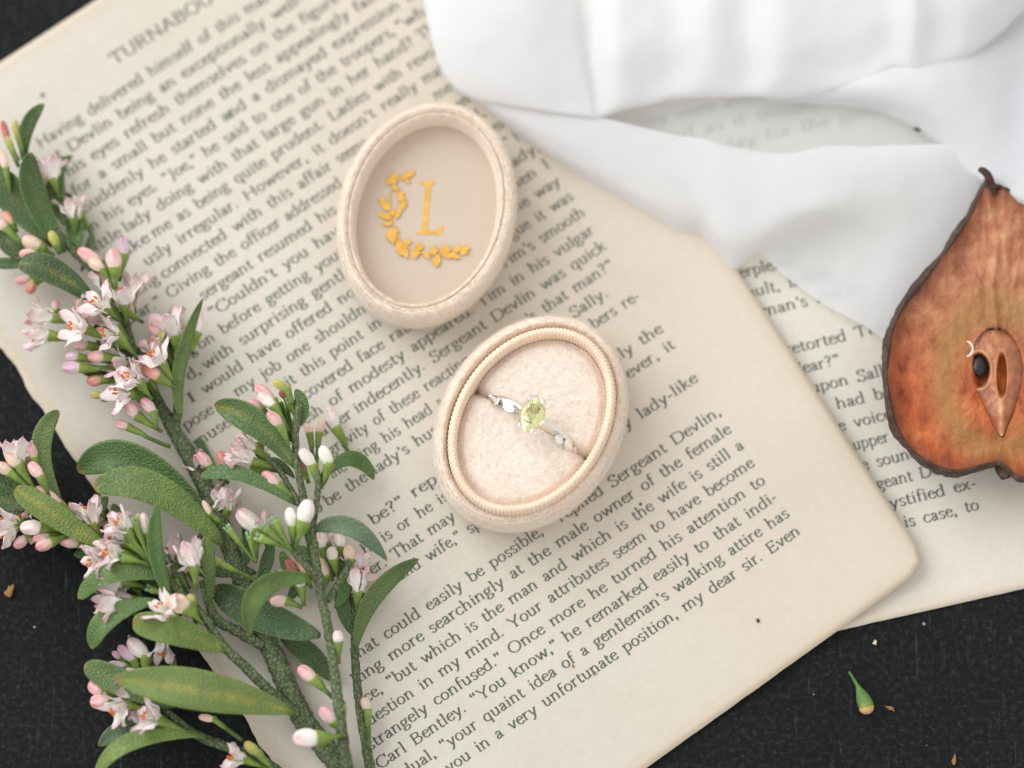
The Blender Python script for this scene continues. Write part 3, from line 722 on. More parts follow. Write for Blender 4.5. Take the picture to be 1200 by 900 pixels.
# --- the ring standing in the slot
rc = lipc.copy(); rc.z = 7.1; RR = 10.4
ring = thing('engagement_ring', 'white gold ring with oval pale green stone and leaf-shaped diamond shoulders', 'ring', (rc.x, rc.y, rc.z - RR))
def ring_pt(phi, lat=0.0, dr=0.0):
    return rc + eP * ((RR + dr) * math.sin(phi)) + Vector((0, 0, (RR + dr) * math.cos(phi))) + eQ * lat
def tube(name, pts, rad, mt, parent, sides=10, cols=None, sub=6, cap=True, flatk=1.0, wart=0.0, attr=None):
    P = spline(pts, sub); n = len(P); m = len(rad)
    R = []
    for i in range(n):
        t = i / (n - 1) * (m - 1); k = min(m - 2, int(t)); R.append(rad[k] + (rad[k + 1] - rad[k]) * (t - k))
    v = []; up = None; cc = []
    for i in range(n):
        T = (P[min(n - 1, i + 1)] - P[max(0, i - 1)]).normalized()
        if up is None: up = T.orthogonal().normalized()
        up = (up - T * up.dot(T)).normalized(); s = T.cross(up)
        for k in range(sides):
            a = 2 * math.pi * k / sides
            d = up * math.cos(a) + s * math.sin(a)
            r = R[i]
            if wart:
                q = P[i] + d * r; r *= 1 + wart * noise.noise(q * .9) + wart * .9 * noise.noise(q * 2.0)
            v.append(P[i] + d * r)
            if cols:
                t = i / (n - 1) * (len(cols) - 1); kk = min(len(cols) - 2, int(t)); w = t - kk
                cc.append(tuple(cols[kk][x] * (1 - w) + cols[kk + 1][x] * w for x in range(3)))
    f = grid_faces(n, sides, 0, wrap=True)
    if cap: f += [tuple(range(sides))[::-1], tuple(range((n - 1) * sides, n * sides))]
    return v, f, cc
def tube_obj(name, pts, rad, mt, parent, **kw):
    v, f, cc = tube(name, pts, rad, mt, parent, **kw)
    return mesh(name, v, f, mt, parent, cols=cc or None)
def lat_of(phi):
    s = math.degrees(phi)
    if abs(s) > 75: return 0.0
    return (.75 if s < 0 else .75) * math.sin(math.radians(abs(s) * 3.0)) * (1 if s < 0 else 1)
angs = [math.radians(a) for a in range(-180, 181, 6)]
tube_obj('band', [ring_pt(a, lat_of(a)) for a in angs if abs(math.degrees(a)) > 11 or True], [.62 if abs(a) > 1.2 else .56 for a in angs], M_silver, ring, sides=10, sub=2)
def shoulder_leaf(ph0, ph1, l0, l1, w):
    w *= 1.55
    n = 10; v = []; cen = []
    for i in range(n + 1):
        t = i / n; ph = math.radians(ph0 + (ph1 - ph0) * t); la_ = l0 + (l1 - l0) * t
        hw = w / 2 * math.sin(math.pi * min(.97, max(.03, t))) ** .7
        for c in (-1, -.8, 0, .8, 1):
            v.append(ring_pt(ph, la_ + c * hw, .55 - (.0 if abs(c) > .9 else (-.08 if abs(c) > .5 else .12))))
        cen.append((ph, la_, hw))
    m = len(v); v += [q - (q - rc).normalized() * .5 for q in v]
    f = grid_faces(n + 1, 5) + grid_faces(n + 1, 5, m, flip=True)
    for i in range(n):
        a, b = i * 5, i * 5 + 5; f += [(a, b, b + m, a + m), (a + 4, a + 4 + m, b + 4 + m, b + 4)]
    o = mesh('shoulder_leaf', v, f, M_silver, ring)
    for k in (2, 4, 6, 8):
        ph, la_, hw = cen[k]; r = min(.46, hw * .66); c = ring_pt(ph, la_, .50)
        dv_, df = [], []
        axis = (c - rc).normalized(); t1 = eQ; t2 = axis.cross(t1)
        for (rr, h) in ((.55, .26), (1.0, .06), (.9, -.05)):
            dv_ += [c + (t1 * math.cos(j * math.pi / 4) + t2 * math.sin(j * math.pi / 4)) * r * rr + axis * h * r * 2 for j in range(8)]
        df = [tuple(range(8))] + grid_faces(3, 8, 0, wrap=True)
        mesh('diamond', dv_, df, M_diamond, o, smooth_shade=False)
shoulder_leaf(-38, -19, .35, -.75, 1.5); shoulder_leaf(-56, -40, .1, -.55, 1.25); shoulder_leaf(-70, -54, .5, .25, 1.1)
shoulder_leaf(30, 42, -.45, -.75, 1.15); shoulder_leaf(42, 60, .1, -.55, 1.4); shoulder_leaf(58, 74, .1, -.3, 1.25)
sc0 = ring_pt(0, 0, 2.2); sang = math.radians(70)
s1 = Vector((math.cos(sang), math.sin(sang), 0)); s2 = Vector((-math.sin(sang), math.cos(sang), 0))
SA, SB = 3.35, 2.45
v, f = [], []
rings_ = [(.56, .95, 0), (.80, .62, .5), (.99, .10, 0), (1.0, -.04, 0), (.62, -1.15, .5), (.28, -1.85, 0)]
NS = 16
for rr, z, ph in rings_:
    for k in range(NS):
        a = (k + ph) * 2 * math.pi / NS
        v.append(sc0 + s1 * (SA * rr * math.cos(a)) + s2 * (SB * rr * math.sin(a)) + Vector((0, 0, z)))
v.append(sc0 + Vector((0, 0, -2.15)))
f.append(tuple(range(NS)))
for i in range(5):
    for k in range(NS):
        a, b = i * NS + k, i * NS + (k + 1) % NS; c, d = b + NS, a + NS
        if rings_[i][2] == rings_[i + 1][2]: f.append((a, d, c, b))
        elif rings_[i][2] == 0: f += [(a, d, b), (d, c, b)]
        else: f += [(a, d, c), (a, c, b)]
f += [(5 * NS + k, len(v) - 1, 5 * NS + (k + 1) % NS) for k in range(NS)]
mesh('oval_stone', v, f, M_stone, ring, smooth_shade=False)
for a in (32, 148, 212, 328):
    ar = math.radians(a); d = s1 * (SA * 1.06 * math.cos(ar)) + s2 * (SB * 1.06 * math.sin(ar))
    foot = sc0 + d * .25 + Vector((0, 0, -2.6)); top = sc0 + d * 1.02 + Vector((0, 0, .15)); tip = sc0 + d * .98 + Vector((0, 0, .62))
    tube_obj('prong', [foot, sc0 + d * .8 + Vector((0, 0, -.9)), top, tip, tip + Vector((0, 0, .12))], [.3, .3, .38, .56, .56, .25], M_silver, ring, sides=10, sub=5)
gal = []
for k in range(25):
    a = k * 2 * math.pi / 24; gal.append(sc0 + s1 * (SA * .74 * math.cos(a)) + s2 * (SB * .74 * math.sin(a)) + Vector((0, 0, -1.1)))
tube_obj('basket', gal, [.22, .22], M_silver, ring, sides=8, sub=2)
# ------------------------------------------------------------------ flowering sprigs
GR = {'d': lin(60, 87, 43), 'g': lin(76, 105, 50), 'm': lin(92, 120, 60), 'l': lin(106, 128, 62), 'y': lin(108, 130, 64), 's': lin(92, 116, 92), 'b': lin(84, 111, 63)}
def leaf(par, b, m, t, w, z, col='g', roll=0.0, cup=.10, rib=0.5, blunt=.55, wid=.62):
    """b, m, t: base, middle and tip pixels; z: their heights; w: width in pixels"""
    zb, zm, zt = z
    B, Mi, Tt = W(*b, zb), W(*m, zm), W(*t, zt)
    ctrl = Mi * 2 - (B + Tt) / 2
    n, mc = 24, 9; wm = w * K * 1.1
    top, bot, A, C = [], [], [], []
    c0 = GR[col]; jit = [random.uniform(.9, 1.1) for _ in range(3)]
    cc = tuple(c0[i] * jit[i] for i in range(3))
    ph = random.random() * 9
    for i in range(n + 1):
        s = 1 - (1 - i / n) ** 1.8 if i < n else 1.0
        P = B * (1 - s) ** 2 + ctrl * 2 * s * (1 - s) + Tt * s * s
        T = ((ctrl - B) * (1 - s) + (Tt - ctrl) * s).normalized()
        S = T.cross(Vector((0, 0, 1)))
        S = S.normalized() if S.length > .05 else Vector((1, 0, 0))
        S = Matrix.Rotation(math.radians(roll * (0.5 + .5 * s)), 3, T) @ S; N = S.cross(T).normalized()
        f = max(.02, math.sin(math.pi * min(1, s ** (.9 if wid > .5 else .7))) ** blunt) * (.55 + .45 * s) / .86 if s < 1 else .02
        f = max(f, .13 * (1 - s)) * (1 + .03 * math.sin(7 * s + ph))
        for k in range(mc):
            c = -1 + 2 * k / (mc - 1); cs = math.copysign(abs(c) ** .85, c)
            off = N * (cup * wm * f * (c * c - .3)) - N * (.045 * wm * f * math.exp(-(c / .16) ** 2)) + N * (.05 * wm * math.sin(9 * s + ph + c))
            q = P + S * (cs * wm * f / 2) + off
            th = .20 * (1 - abs(c) ** 3) + .04
            top.append(q + N * th); bot.append(q - N * th)
            A.append((s, abs(c), rib)); C.append(tuple(x * (1.0 + .08 * math.sin(3 * s + ph)) for x in cc))
    m0 = len(top); fc = grid_faces(n + 1, mc, 0, flip=False) + grid_faces(n + 1, mc, m0, flip=True)
    for i in range(n):
        a, d = i * mc, (i + 1) * mc; fc.append((a, d, d + m0, a + m0)); a += mc - 1; d += mc - 1; fc.append((a, a + m0, d + m0, d))
    for k in range(mc - 1):
        fc.append((k, k + m0, k + 1 + m0, k + 1)); a = n * mc + k; fc.append((a, a + 1, a + 1 + m0, a + m0))
    return mesh('leaf', top + bot, fc, M_leaf, par, cols=C + C, attr=A + A)

PK = {'p': (lin(238, 206, 200), lin(226, 138, 152)), 'm': (lin(248, 240, 234), lin(234, 186, 196)), 'w': (lin(240, 236, 226), lin(240, 226, 224)),
      'c': (lin(232, 180, 160), lin(216, 112, 108)), 'v': (lin(226, 206, 214), lin(206, 150, 180)), 'y': (lin(170, 176, 96), lin(206, 186, 120)), 'q': (lin(238, 216, 196), lin(232, 186, 170)), 'r': (lin(196, 130, 116), lin(176, 88, 92))}
GS0, GS1 = lin(84, 108, 50), lin(120, 146, 66)
def stalk(par, p, j, rj, name='pedicel', thick=.34):
    mid = (p + j) / 2 + Vector((random.uniform(-.3, .3), random.uniform(-.3, .3), .3))
    d = (j - p).normalized(); L = (j - p).length
    fl = min(.55 * L, 3.4 * rj)
    pts = [p, mid if L > 2 * fl else p.lerp(j, .2), j - d * fl, j - d * fl * .45, j + d * .35]
    v, f, c = tube('x', pts, [thick * 1.2, thick * 1.1, thick * 1.5, rj * .85, rj * 1.12], None, None, sides=10, cols=[GS0, GS0, GS1, GS1, lin(140, 160, 80)], sub=5, wart=.10)
    return v, f, c
def bud(par, px, jx, tx, w, col, z, zp=None, zt=None, openn=0.0):
    zp = z - 1 if zp is None else zp; zt = z + .4 if zt is None else zt
    p, j, t = W(*px, zp), W(*jx, z), W(*tx, zt)
    a = (t - j); L = a.length * 1.04; a.normalize(); r = w * K / 2 * .86
    u = a.orthogonal().normalized(); s = a.cross(u); v, c = [], []
    n, m = 14, 30; c0, c1 = PK[col]; ph = random.random() * 6; hj = [random.uniform(.86, 1.02)] * 3; hj = [h * random.uniform(.97, 1.03) for h in hj]; tipb = random.random() < .3
    for i in range(n + 1):
        q = i / n
        rr = r * (.62 + .38 * math.sin(math.pi * min(1, q * 1.05)) if q < .5 else 1.0 * (max(0, 1 - ((q - .5) / .5) ** 2.6)) ** .5) if True else 0
        rr = r * max(.05, (.74 + .26 * smooth(0, .4, q)) * (1 - .12 * smooth(.45, .85, q)) * math.sqrt(max(0, 1 - max(0, (q - .55) / .45) ** 2.8)))
        for k in range(m):
            th = 2 * math.pi * k / m
            fr = (5 * th / (2 * math.pi) + .35 * q + ph) % 1.0
            lob = 1 + (.16 * (fr - .5) - .10 * smooth(.75, 1.0, q) * (1 - math.sin(math.pi * fr))) * smooth(.05, .3, q)
            e = j + a * (L * q) + (u * math.cos(th) + s * math.sin(th)) * rr * lob
            v.append(e)
            w_ = smooth(.2, .95, q) * (.62 + .38 * math.sin(th * 5 + ph + 2 * q)); g = 1 - smooth(0, .18, q)
            cc = [c0[x] * (1 - w_) + c1[x] * w_ for x in range(3)]
            cc = [cc[x] * (1 - .45 * g) + lin(176, 190, 120)[x] * .45 * g for x in range(3)]
            if tipb and q > .86: cc = [cc[x] * .5 + lin(168, 112, 84)[x] * .5 for x in range(3)]
            c.append([cc[x] * hj[x] for x in range(3)])
    f = grid_faces(n + 1, m, 0, wrap=True) + [tuple(range(m))[::-1], tuple(range(n * m, n * m + m))]
    o = mesh('bud', v, f, M_petal, par, cols=c)
    sv, sff, sc_ = stalk(par, p, j, r * .86)
    mesh('pedicel', sv, sff, M_calyx, o, cols=sc_)
    return o
def calyx(par, px, tx, w, z, zt=None):
    p, t = W(*px, z - .5), W(*tx, z if zt is None else zt)
    v, f, c = tube('x', [p, (p + t) / 2 + Vector((0, 0, .3)), t - (t - p).normalized() * .8, t], [.32, .36, w * K * .38, w * K / 2, w * K * .42], None, None, sides=10, cols=[GS0, GS1, lin(150, 172, 96)], sub=5, wart=.14)
    o = mesh('calyx', v, f, M_calyx, par, cols=c)
    d = (t - p).normalized(); vv, ff, c2 = [], [], []
    u = d.orthogonal().normalized(); s = d.cross(u)
    for k in range(4):
        a = k * 1.57 + random.random(); e = (u * math.cos(a) + s * math.sin(a))
        b = t + e * w * K * .3
        tv_, tf, tc = tube('x', [b - d * .2, b + d * .5, b + d * .9 + e * .2], [.22, .26, .1], None, None, sides=6, cols=[lin(120, 160, 120), lin(150, 190, 140)], sub=3)
        k0 = len(vv); vv += tv_; ff += [tuple(i + k0 for i in q) for q in tf]; c2 += tc
    mesh('sepals', vv, ff, M_calyx, o, cols=c2)
def flower(par, px, bx, cx, size, spread, z, dz=.4, zp=None, col='m', n=5, ph=None, anth=True):
    """px stalk foot, bx flower base, cx a pixel towards which the flower opens; size petal length in pixels"""
    zp = z - 1.5 if zp is None else zp
    b = W(*bx, z); p = W(*px, zp); d2 = W(*cx, z) - b
    ax = (d2.normalized() + Vector((0, 0, dz))).normalized()
    u = Vector((0, 0, 1)); u = (u - ax * u.dot(ax)).normalized(); s = ax.cross(u)
    v, f, c = stalk(par, p, b, size * K * .20)
    o = mesh('flower', v, f, M_calyx, par, cols=c)
    ph = random.random() * 6 if ph is None else ph; L = size * K; c0, c1 = PK[col]
    for k in range(n):
        a = ph + k * 2 * math.pi / n + random.uniform(-.18, .18); e = u * math.cos(a) + s * math.sin(a); side = ax.cross(e)
        sp = math.radians(spread + random.uniform(-16, 14)); rec = math.radians(random.uniform(5, 55)); Lk = L * random.uniform(.85, 1.12); wk = Lk * random.uniform(.38, .54)
        P = b + e * (.14 * L); N, M2 = 10, 7; vv, cc = [], []; ang = sp * .35; tw = random.uniform(-.4, .4)
        for i in range(N + 1):
            q = i / N
            dirn = ax * math.cos(ang) + e * math.sin(ang); nor = e * math.cos(ang) - ax * math.sin(ang)
            sd = (side * math.cos(tw * q) + nor * math.sin(tw * q)); nn = sd.cross(dirn)
            hw = wk / 2 * max(.04, (.42 + .58 * smooth(0, .5, q)) * math.sqrt(max(0, 1 - max(0, (q - .62) / .38) ** 2.2)))
            for j in range(M2):
                x = -1 + 2 * j / (M2 - 1)
                vv.append(P + sd * (x * hw) - nor * (.28 * hw * (x * x)) * -1 + nor * (.07 * L * math.sin(6 * q + k * 1.7 + ph) * x) + nor * (.04 * L * math.sin(9 * q + 3 * x + k)))
                w_ = smooth(.55, 1.05, q) * .9 + .35 * (1 - abs(x)) * smooth(.2, .7, q) * (.5 + .5 * math.sin(k * 2.1 + ph))
                w_ = min(1, w_); cc.append([c0[y] * (1 - w_) + c1[y] * w_ for y in range(3)])
            P = P + dirn * (Lk / N); ang += (sp * .9 / N if q < .45 else (sp * .2 + rec) / N)
        m0 = len(vv); nn2 = [q2 for q2 in vv]
        vv2 = vv + [q2 + ax * -.10 for q2 in vv]
        ff = grid_faces(N + 1, M2) + grid_faces(N + 1, M2, m0, flip=True)
        for i in range(N): a0, d0 = i * M2, (i + 1) * M2; ff += [(a0, d0, d0 + m0, a0 + m0), (a0 + M2 - 1, a0 + M2 - 1 + m0, d0 + M2 - 1 + m0, d0 + M2 - 1)]
        for i in range(M2 - 1): a0 = N * M2 + i; ff.append((a0, a0 + 1, a0 + 1 + m0, a0 + m0))
        mesh('petal', vv2, ff, M_petal, o, cols=cc + cc)
    if anth:
        for k in range(5):
            a = ph + k * 1.257 + .6; e = u * math.cos(a) + s * math.sin(a)
            q0 = b + ax * (.1 * L); q1 = b + ax * (.45 * L) + e * (.08 * L); q2 = b + ax * (.58 * L * random.uniform(.85, 1.1)) + e * (.11 * L)
            v1, f1, c1_ = tube('x', [q0, q1, q2], [.13, .12, .1], None, None, sides=6, cols=[lin(232, 226, 210)] * 2, sub=3)
            fo = mesh('stamen', v1, f1, M_petal, o, cols=c1_)
            d = (ax + e * .4).normalized(); v2, f2, _ = tube('x', [q2 - d * .2, q2 + d * .12, q2 + d * .5], [.12, .23, .22, .1], None, None, sides=7, sub=3)
            k0 = len(v1)
            me = fo.data
            mesh_an = mesh('stamen', v1 + v2, f1 + [tuple(i + k0 for i in q) for q in f2], None, o, cols=c1_ + [(1, 1, 1)] * len(v2), mats=[M_petal, M_anther], fmat=[0] * len(f1) + [1] * len(f2))
            bpy.data.objects.remove(fo); bpy.data.meshes.remove(me)
    return o
def stem(par, pts, rad, name='stem', sides=26):
    P3 = [W(x, y, z) for x, y, z in pts]
    v, f, c = tube('x', P3, [r * K / 2 * (.80 if name == 'stem' else .95) for r in rad], None, None, sides=sides, sub=22, wart=.16)
    return mesh(name, v, f, M_stem, par)

# --- A: the thick main sprig
A = thing('flowering_sprig', 'largest flowering sprig with thick warty stem running up the left of the page', 'sprig', W(402, 905, 1), 'sprigs of pink-white flowers')
stem(A, [(420, 935, 4), (392, 890, 4.2), (360, 850, 4.4), (335, 800, 4.6), (310, 742, 5), (278, 665, 5.2), (247, 585, 5.0), (216, 525, 4.8), (196, 490, 5), (176, 455, 5.5), (157, 415, 6), (148, 380, 6.5), (135, 345, 7), (110, 318, 7), (84, 292, 7), (58, 262, 7), (28, 232, 7), (-12, 195, 7)], [32, 32, 31, 30, 28, 27, 25, 23, 19, 15, 13, 12, 12, 12, 12, 11, 10, 9])
stem(A, [(205, 502, 5), (208, 470, 6), (204, 438, 7), (198, 405, 7)], [12, 10, 9, 6], 'side_stem')
stem(A, [(348, 838, 6), (318, 812, 8), (288, 782, 9.5), (262, 757, 10.5), (238, 722, 11.5), (212, 696, 12), (190, 672, 12.5), (168, 652, 13)], [14, 13, 12, 11, 11, 11, 10, 7], 'side_stem')
stem(A, [(308, 757, 6), (280, 741, 7), (255, 727, 8), (244, 705, 9), (236, 680, 10)], [14, 13, 12, 10, 7], 'side_stem')
stem(A, [(345, 920, 4), (310, 893, 4.5), (270, 877, 5), (232, 862, 6), (200, 838, 7), (178, 812, 7)], [13, 13, 12, 11, 9, 6], 'side_stem')
stem(A, [(225, 645, 5), (250, 600, 6), (262, 565, 7), (268, 548, 8)], [6, 6, 5, 4], 'side_stem')
L_ = lambda *a, **k: leaf(A, *a, **k)
L_((30, 196), (31, 152), (52, 122), 17, (7, 10, 12), 'd', 15, rib=.1)
L_((76, 296), (40, 228), (37, 179), 31, (8, 11, 14), 'd', 20, rib=.15, wid=.4)
L_((66, 284), (24, 240), (-14, 196), 42, (8, 9, 8), 'd', -10, rib=.3)
L_((108, 352), (62, 318), (22, 309), 33, (8, 11.5, 11), 'd', 8, rib=.65, blunt=.45)
L_((40, 305), (12, 309), (-22, 306), 14, (7, 7, 6), 'd', 0, rib=.1)
L_((76, 264), (66, 232), (64, 203), 20, (7, 7, 8), 'g', 0, rib=.1)
L_((92, 296), (88, 272), (85, 250), 20, (6, 6, 6.5), 'g', 0, rib=.1)
L_((30, 302), (14, 288), (-4, 262), 26, (7, 7.5, 7), 'd', 0, rib=.4)
L_((14, 225), (6, 205), (2, 178), 10, (9, 10, 10), 'g', 0, rib=.1)
L_((212, 490), (211, 425), (238, 350), 18, (7, 11, 13), 'm', 42, rib=.2, wid=.4)
L_((252, 618), (160, 540), (92, 554), 40, (6, 8.5, 5), 'b', -18, cup=.16, rib=.08, blunt=.5)
L_((262, 640), (182, 574), (110, 572), 38, (8, 12, 10), 'm', 8, rib=.3, blunt=.42)
L_((124, 642), (66, 605), (18, 572), 29, (9, 12, 13), 'l', 0, rib=.75, blunt=.40)
L_((202, 708), (183, 650), (184, 589), 19, (13, 16, 17), 'g', 30, rib=.15, blunt=.6)
L_((200, 678), (133, 672), (93, 702), 26, (13, 15, 11), 'm', 22, rib=.15, blunt=.5)
L_((184, 704), (130, 722), (107, 760), 26, (12, 13.5, 10), 'm', 10, rib=.1, blunt=.5)
L_((266, 762), (205, 740), (156, 730), 33, (11, 14.5, 15), 'l', 5, rib=.45, blunt=.34)
L_((346, 834), (240, 810), (134, 795), 46, (9, 15, 16), 'y', 0, cup=.05, rib=1.0, blunt=.62)
L_((205, 828), (142, 800), (100, 779), 31, (8, 10, 10), 'b', -5, rib=.2, blunt=.45)
L_((236, 862), (158, 868), (112, 908), 22, (8, 11, 8), 'l', 20, rib=.3, blunt=.5)
L_((172, 842), (142, 855), (116, 874), 20, (4, 5, 4), 's', -20, rib=.1)
L_((246, 712), (245, 665), (241, 628), 15, (9, 13, 14), 'g', 15, rib=.1, blunt=.4)
L_((300, 672), (272, 668), (248, 672), 18, (5, 6, 5), 'd', 0, rib=.1)
L_((212, 722), (205, 700), (198, 684), 18, (9, 9.5, 9), 'd', 0, rib=.1)
B_ = lambda *a, **k: bud(A, *a, **k); F_ = lambda *a, **k: flower(A, *a, **k)
for a in [((22, 188), (9, 165), (3, 142), 10, 'r', 9), ((28, 185), (21, 160), (17, 141), 11, 'y', 9.5), ((22, 196), (15, 178), (8, 160), 10, 'y', 10), ((12, 226), (7, 198), (2, 177), 12, 'q', 11),
          ((70, 298), (66, 287), (59, 271), 13, 'y', 11), ((64, 300), (47, 290), (27, 279), 20, 'q', 9), ((62, 304), (42, 297), (23, 298), 15, 'p', 9), ((20, 272), (15, 262), (4, 248), 12, 'c', 8), ((40, 300), (8, 268), (-6, 258), 14, 'q', 8),
          ((62, 318), (36, 326), (18, 330), 12, 'p', 6), ((60, 322), (40, 331), (33, 343), 15, 'c', 7),
          ((132, 338), (117, 309), (92, 292), 18, 'p', 11), ((134, 340), (121, 316), (104, 304), 15, 'q', 12), ((136, 340), (135, 315), (132, 292), 21, 'p', 13), ((140, 330), (146, 299), (144, 277), 15, 'v', 9), ((132, 345), (126, 332), (112, 322), 13, 'r', 8),
          ((72, 368), (66, 363), (64, 352), 11, 'p', 8), ((150, 420), (123, 418), (103, 418), 16, 'p', 11), ((150, 433), (95, 431), (73, 430), 17, 'v', 10), ((146, 428), (93, 419), (77, 418), 14, 'v', 9), ((140, 412), (104, 405), (87, 405), 14, 'p', 8),
          ((150, 446), (119, 445), (102, 447), 15, 'c', 8), ((146, 458), (121, 463), (106, 463), 10, 'y', 9), ((190, 506), (161, 488), (146, 469), 16, 'p', 10), ((184, 502), (180, 483), (166, 467), 15, 'p', 11), ((200, 524), (151, 501), (136, 495), 13, 'p', 9),
          ((206, 440), (189, 393), (175, 379), 14, 'p', 9), ((214, 440), (231, 391), (233, 362), 15, 'm', 7), ((206, 455), (187, 443), (168, 429), 17, 'c', 12), ((204, 430), (189, 399), (190, 387), 12, 'y', 9),
          ((255, 560), (246, 546), (232, 531), 15, 'p', 8), ((268, 560), (266, 546), (256, 529), 15, 'c', 7), ((262, 615), (247, 603), (238, 587), 9, 'q', 10), ((172, 660), (170, 627), (168, 601), 13, 'm', 14), ((168, 655), (164, 618), (161, 602), 11, 'y', 14),
          ((180, 702), (156, 703), (126, 696), 15, 'v', 11), ((238, 732), (221, 713), (197, 702), 25, 'q', 14), ((170, 800), (171, 769), (151, 749), 20, 'm', 8), ((168, 798), (157, 774), (139, 757), 15, 'v', 7.5), ((165, 795), (147, 781), (127, 778), 12, 'v', 7), ((176, 800), (167, 793), (147, 785), 12, 'm', 8), ((165, 795), (142, 772), (132, 764), 9, 'v', 7),
          ((150, 825), (121, 811), (105, 799), 21, 'p', 8), ((150, 828), (127, 822), (106, 822), 20, 'p', 8), ((222, 862), (186, 855), (172, 854), 12, 'q', 8), ((284, 868), (251, 843), (233, 840), 10, 'q', 8), ((320, 902), (303, 883), (287, 870), 14, 'y', 8), ((300, 680), (260, 661), (246, 655), 12, 'y', 11), ((230, 735), (226, 710), (222, 696), 13, 'y', 13)]: B_(*a)
for a in [((70, 232), (62, 210), (58, 178), 30, 32, 9, .3), ((88, 280), (86, 256), (82, 225), 30, 34, 7, .2), ((154, 372), (156, 348), (160, 315), 32, 34, 8, .2), ((148, 378), (146, 358), (144, 330), 34, 48, 11, .5), ((140, 376), (124, 362), (98, 346), 34, 62, 13, .8),
          ((100, 380), (63, 372), (30, 368), 33, 24, 8, .2), ((96, 400), (58, 393), (30, 398), 34, 32, 8, .25), ((128, 400), (100, 385), (72, 384), 34, 60, 12, .7), ((162, 420), (138, 394), (110, 390), 33, 58, 12.5, .6),
          ((178, 468), (163, 448), (138, 438), 33, 55, 13, .7), ((172, 472), (152, 460), (125, 460), 33, 60, 11, .6), ((210, 430), (206, 395), (190, 358), 36, 34, 9, .3), ((206, 452), (190, 426), (168, 406), 30, 55, 12, .6),
          ((168, 652), (150, 622), (128, 604), 31, 52, 15, .5), ((170, 655), (142, 649), (114, 648), 32, 50, 14, .5), ((150, 660), (122, 656), (94, 664), 31, 52, 11, .5), ((175, 690), (144, 680), (112, 690), 32, 22, 12, .2), ((180, 706), (142, 707), (110, 712), 33, 32, 12, .4),
          ((225, 742), (200, 720), (178, 704), 33, 62, 14, .7), ((205, 748), (192, 752), (188, 776), 27, 46, 9, .3), ((180, 832), (148, 826), (124, 840), 32, 50, 9, .5), ((228, 862), (186, 844), (158, 836), 33, 58, 10, .6), ((312, 900), (286, 890), (262, 886), 27, 55, 7, .4),
          ((172, 655), (146, 634), (120, 626), 30, 46, 14, .4), ((170, 656), (140, 642), (122, 634), 28, 40, 12, .3), ((160, 664), (130, 668), (100, 674), 30, 42, 10, .3), ((140, 372), (122, 340), (118, 312), 26, 30, 8, .2), ((150, 400), (118, 372), (96, 372), 28, 50, 9, .5), ((176, 440), (150, 428), (128, 424), 28, 50, 9, .4), ((186, 462), (176, 442), (158, 436), 26, 45, 10, .4), ((258, 620), (266, 598), (262, 570), 30, 34, 6, .2), ((252, 618), (252, 596), (276, 572), 28, 34, 6, .2), ((190, 815), (160, 812), (134, 818), 28, 40, 8, .3), ((222, 690), (205, 662), (196, 628), 34, 34, 5, .2), ((230, 692), (227, 664), (219, 632), 33, 18, 14, .3), ((122, 642), (109, 614), (98, 580), 34, 40, 9, .3)]: F_(*a)
for a in [((335, 705), (352, 682), (366, 650), 17, (4, 5, 6)), ((300, 692), (312, 662), (319, 630), 15, (5, 7, 8)), ((284, 664), (291, 642), (284, 612), 14, (6, 7, 8)), ((165, 420), (140, 408), (112, 396), 13, (6, 7, 8)), ((150, 388), (118, 378), (96, 366), 14, (6, 7, 7)), ((180, 470), (150, 462), (118, 470), 13, (6, 6, 6)), ((160, 430), (128, 440), (96, 436), 12, (6, 6, 7)), ((206, 448), (198, 420), (204, 392), 13, (6, 7, 8)), ((196, 690), (182, 684), (158, 690), 14, (10, 10, 9)), ((222, 715), (214, 690), (203, 668), 14, (10, 11, 12)), ((196, 668), (178, 645), (168, 622), 12, (12, 13, 14)), ((178, 815), (172, 795), (176, 765), 13, (6, 6, 7)), ((205, 830), (202, 800), (205, 770), 10, (6, 7, 8)), ((60, 290), (50, 272), (28, 258), 18, (6, 6, 6)), ((95, 318), (104, 296), (108, 272), 13, (5, 5, 5))]: L_(*a, 'd', random.uniform(-25, 25), rib=.1)
for a in [((178, 660), (148, 624), 10, 15), ((180, 664), (152, 636), 10, 14.5), ((204, 700), (176, 690), 10, 12), ((160, 410), (134, 405), 10, 8), ((215, 700), (206, 676), 11, 11), ((178, 662), (158, 612), 10, 15.5), ((178, 662), (142, 653), 12, 15.5), ((298, 658), (268, 620), 10, 12), ((300, 660), (292, 628), 9, 12)]: calyx(A, *a)

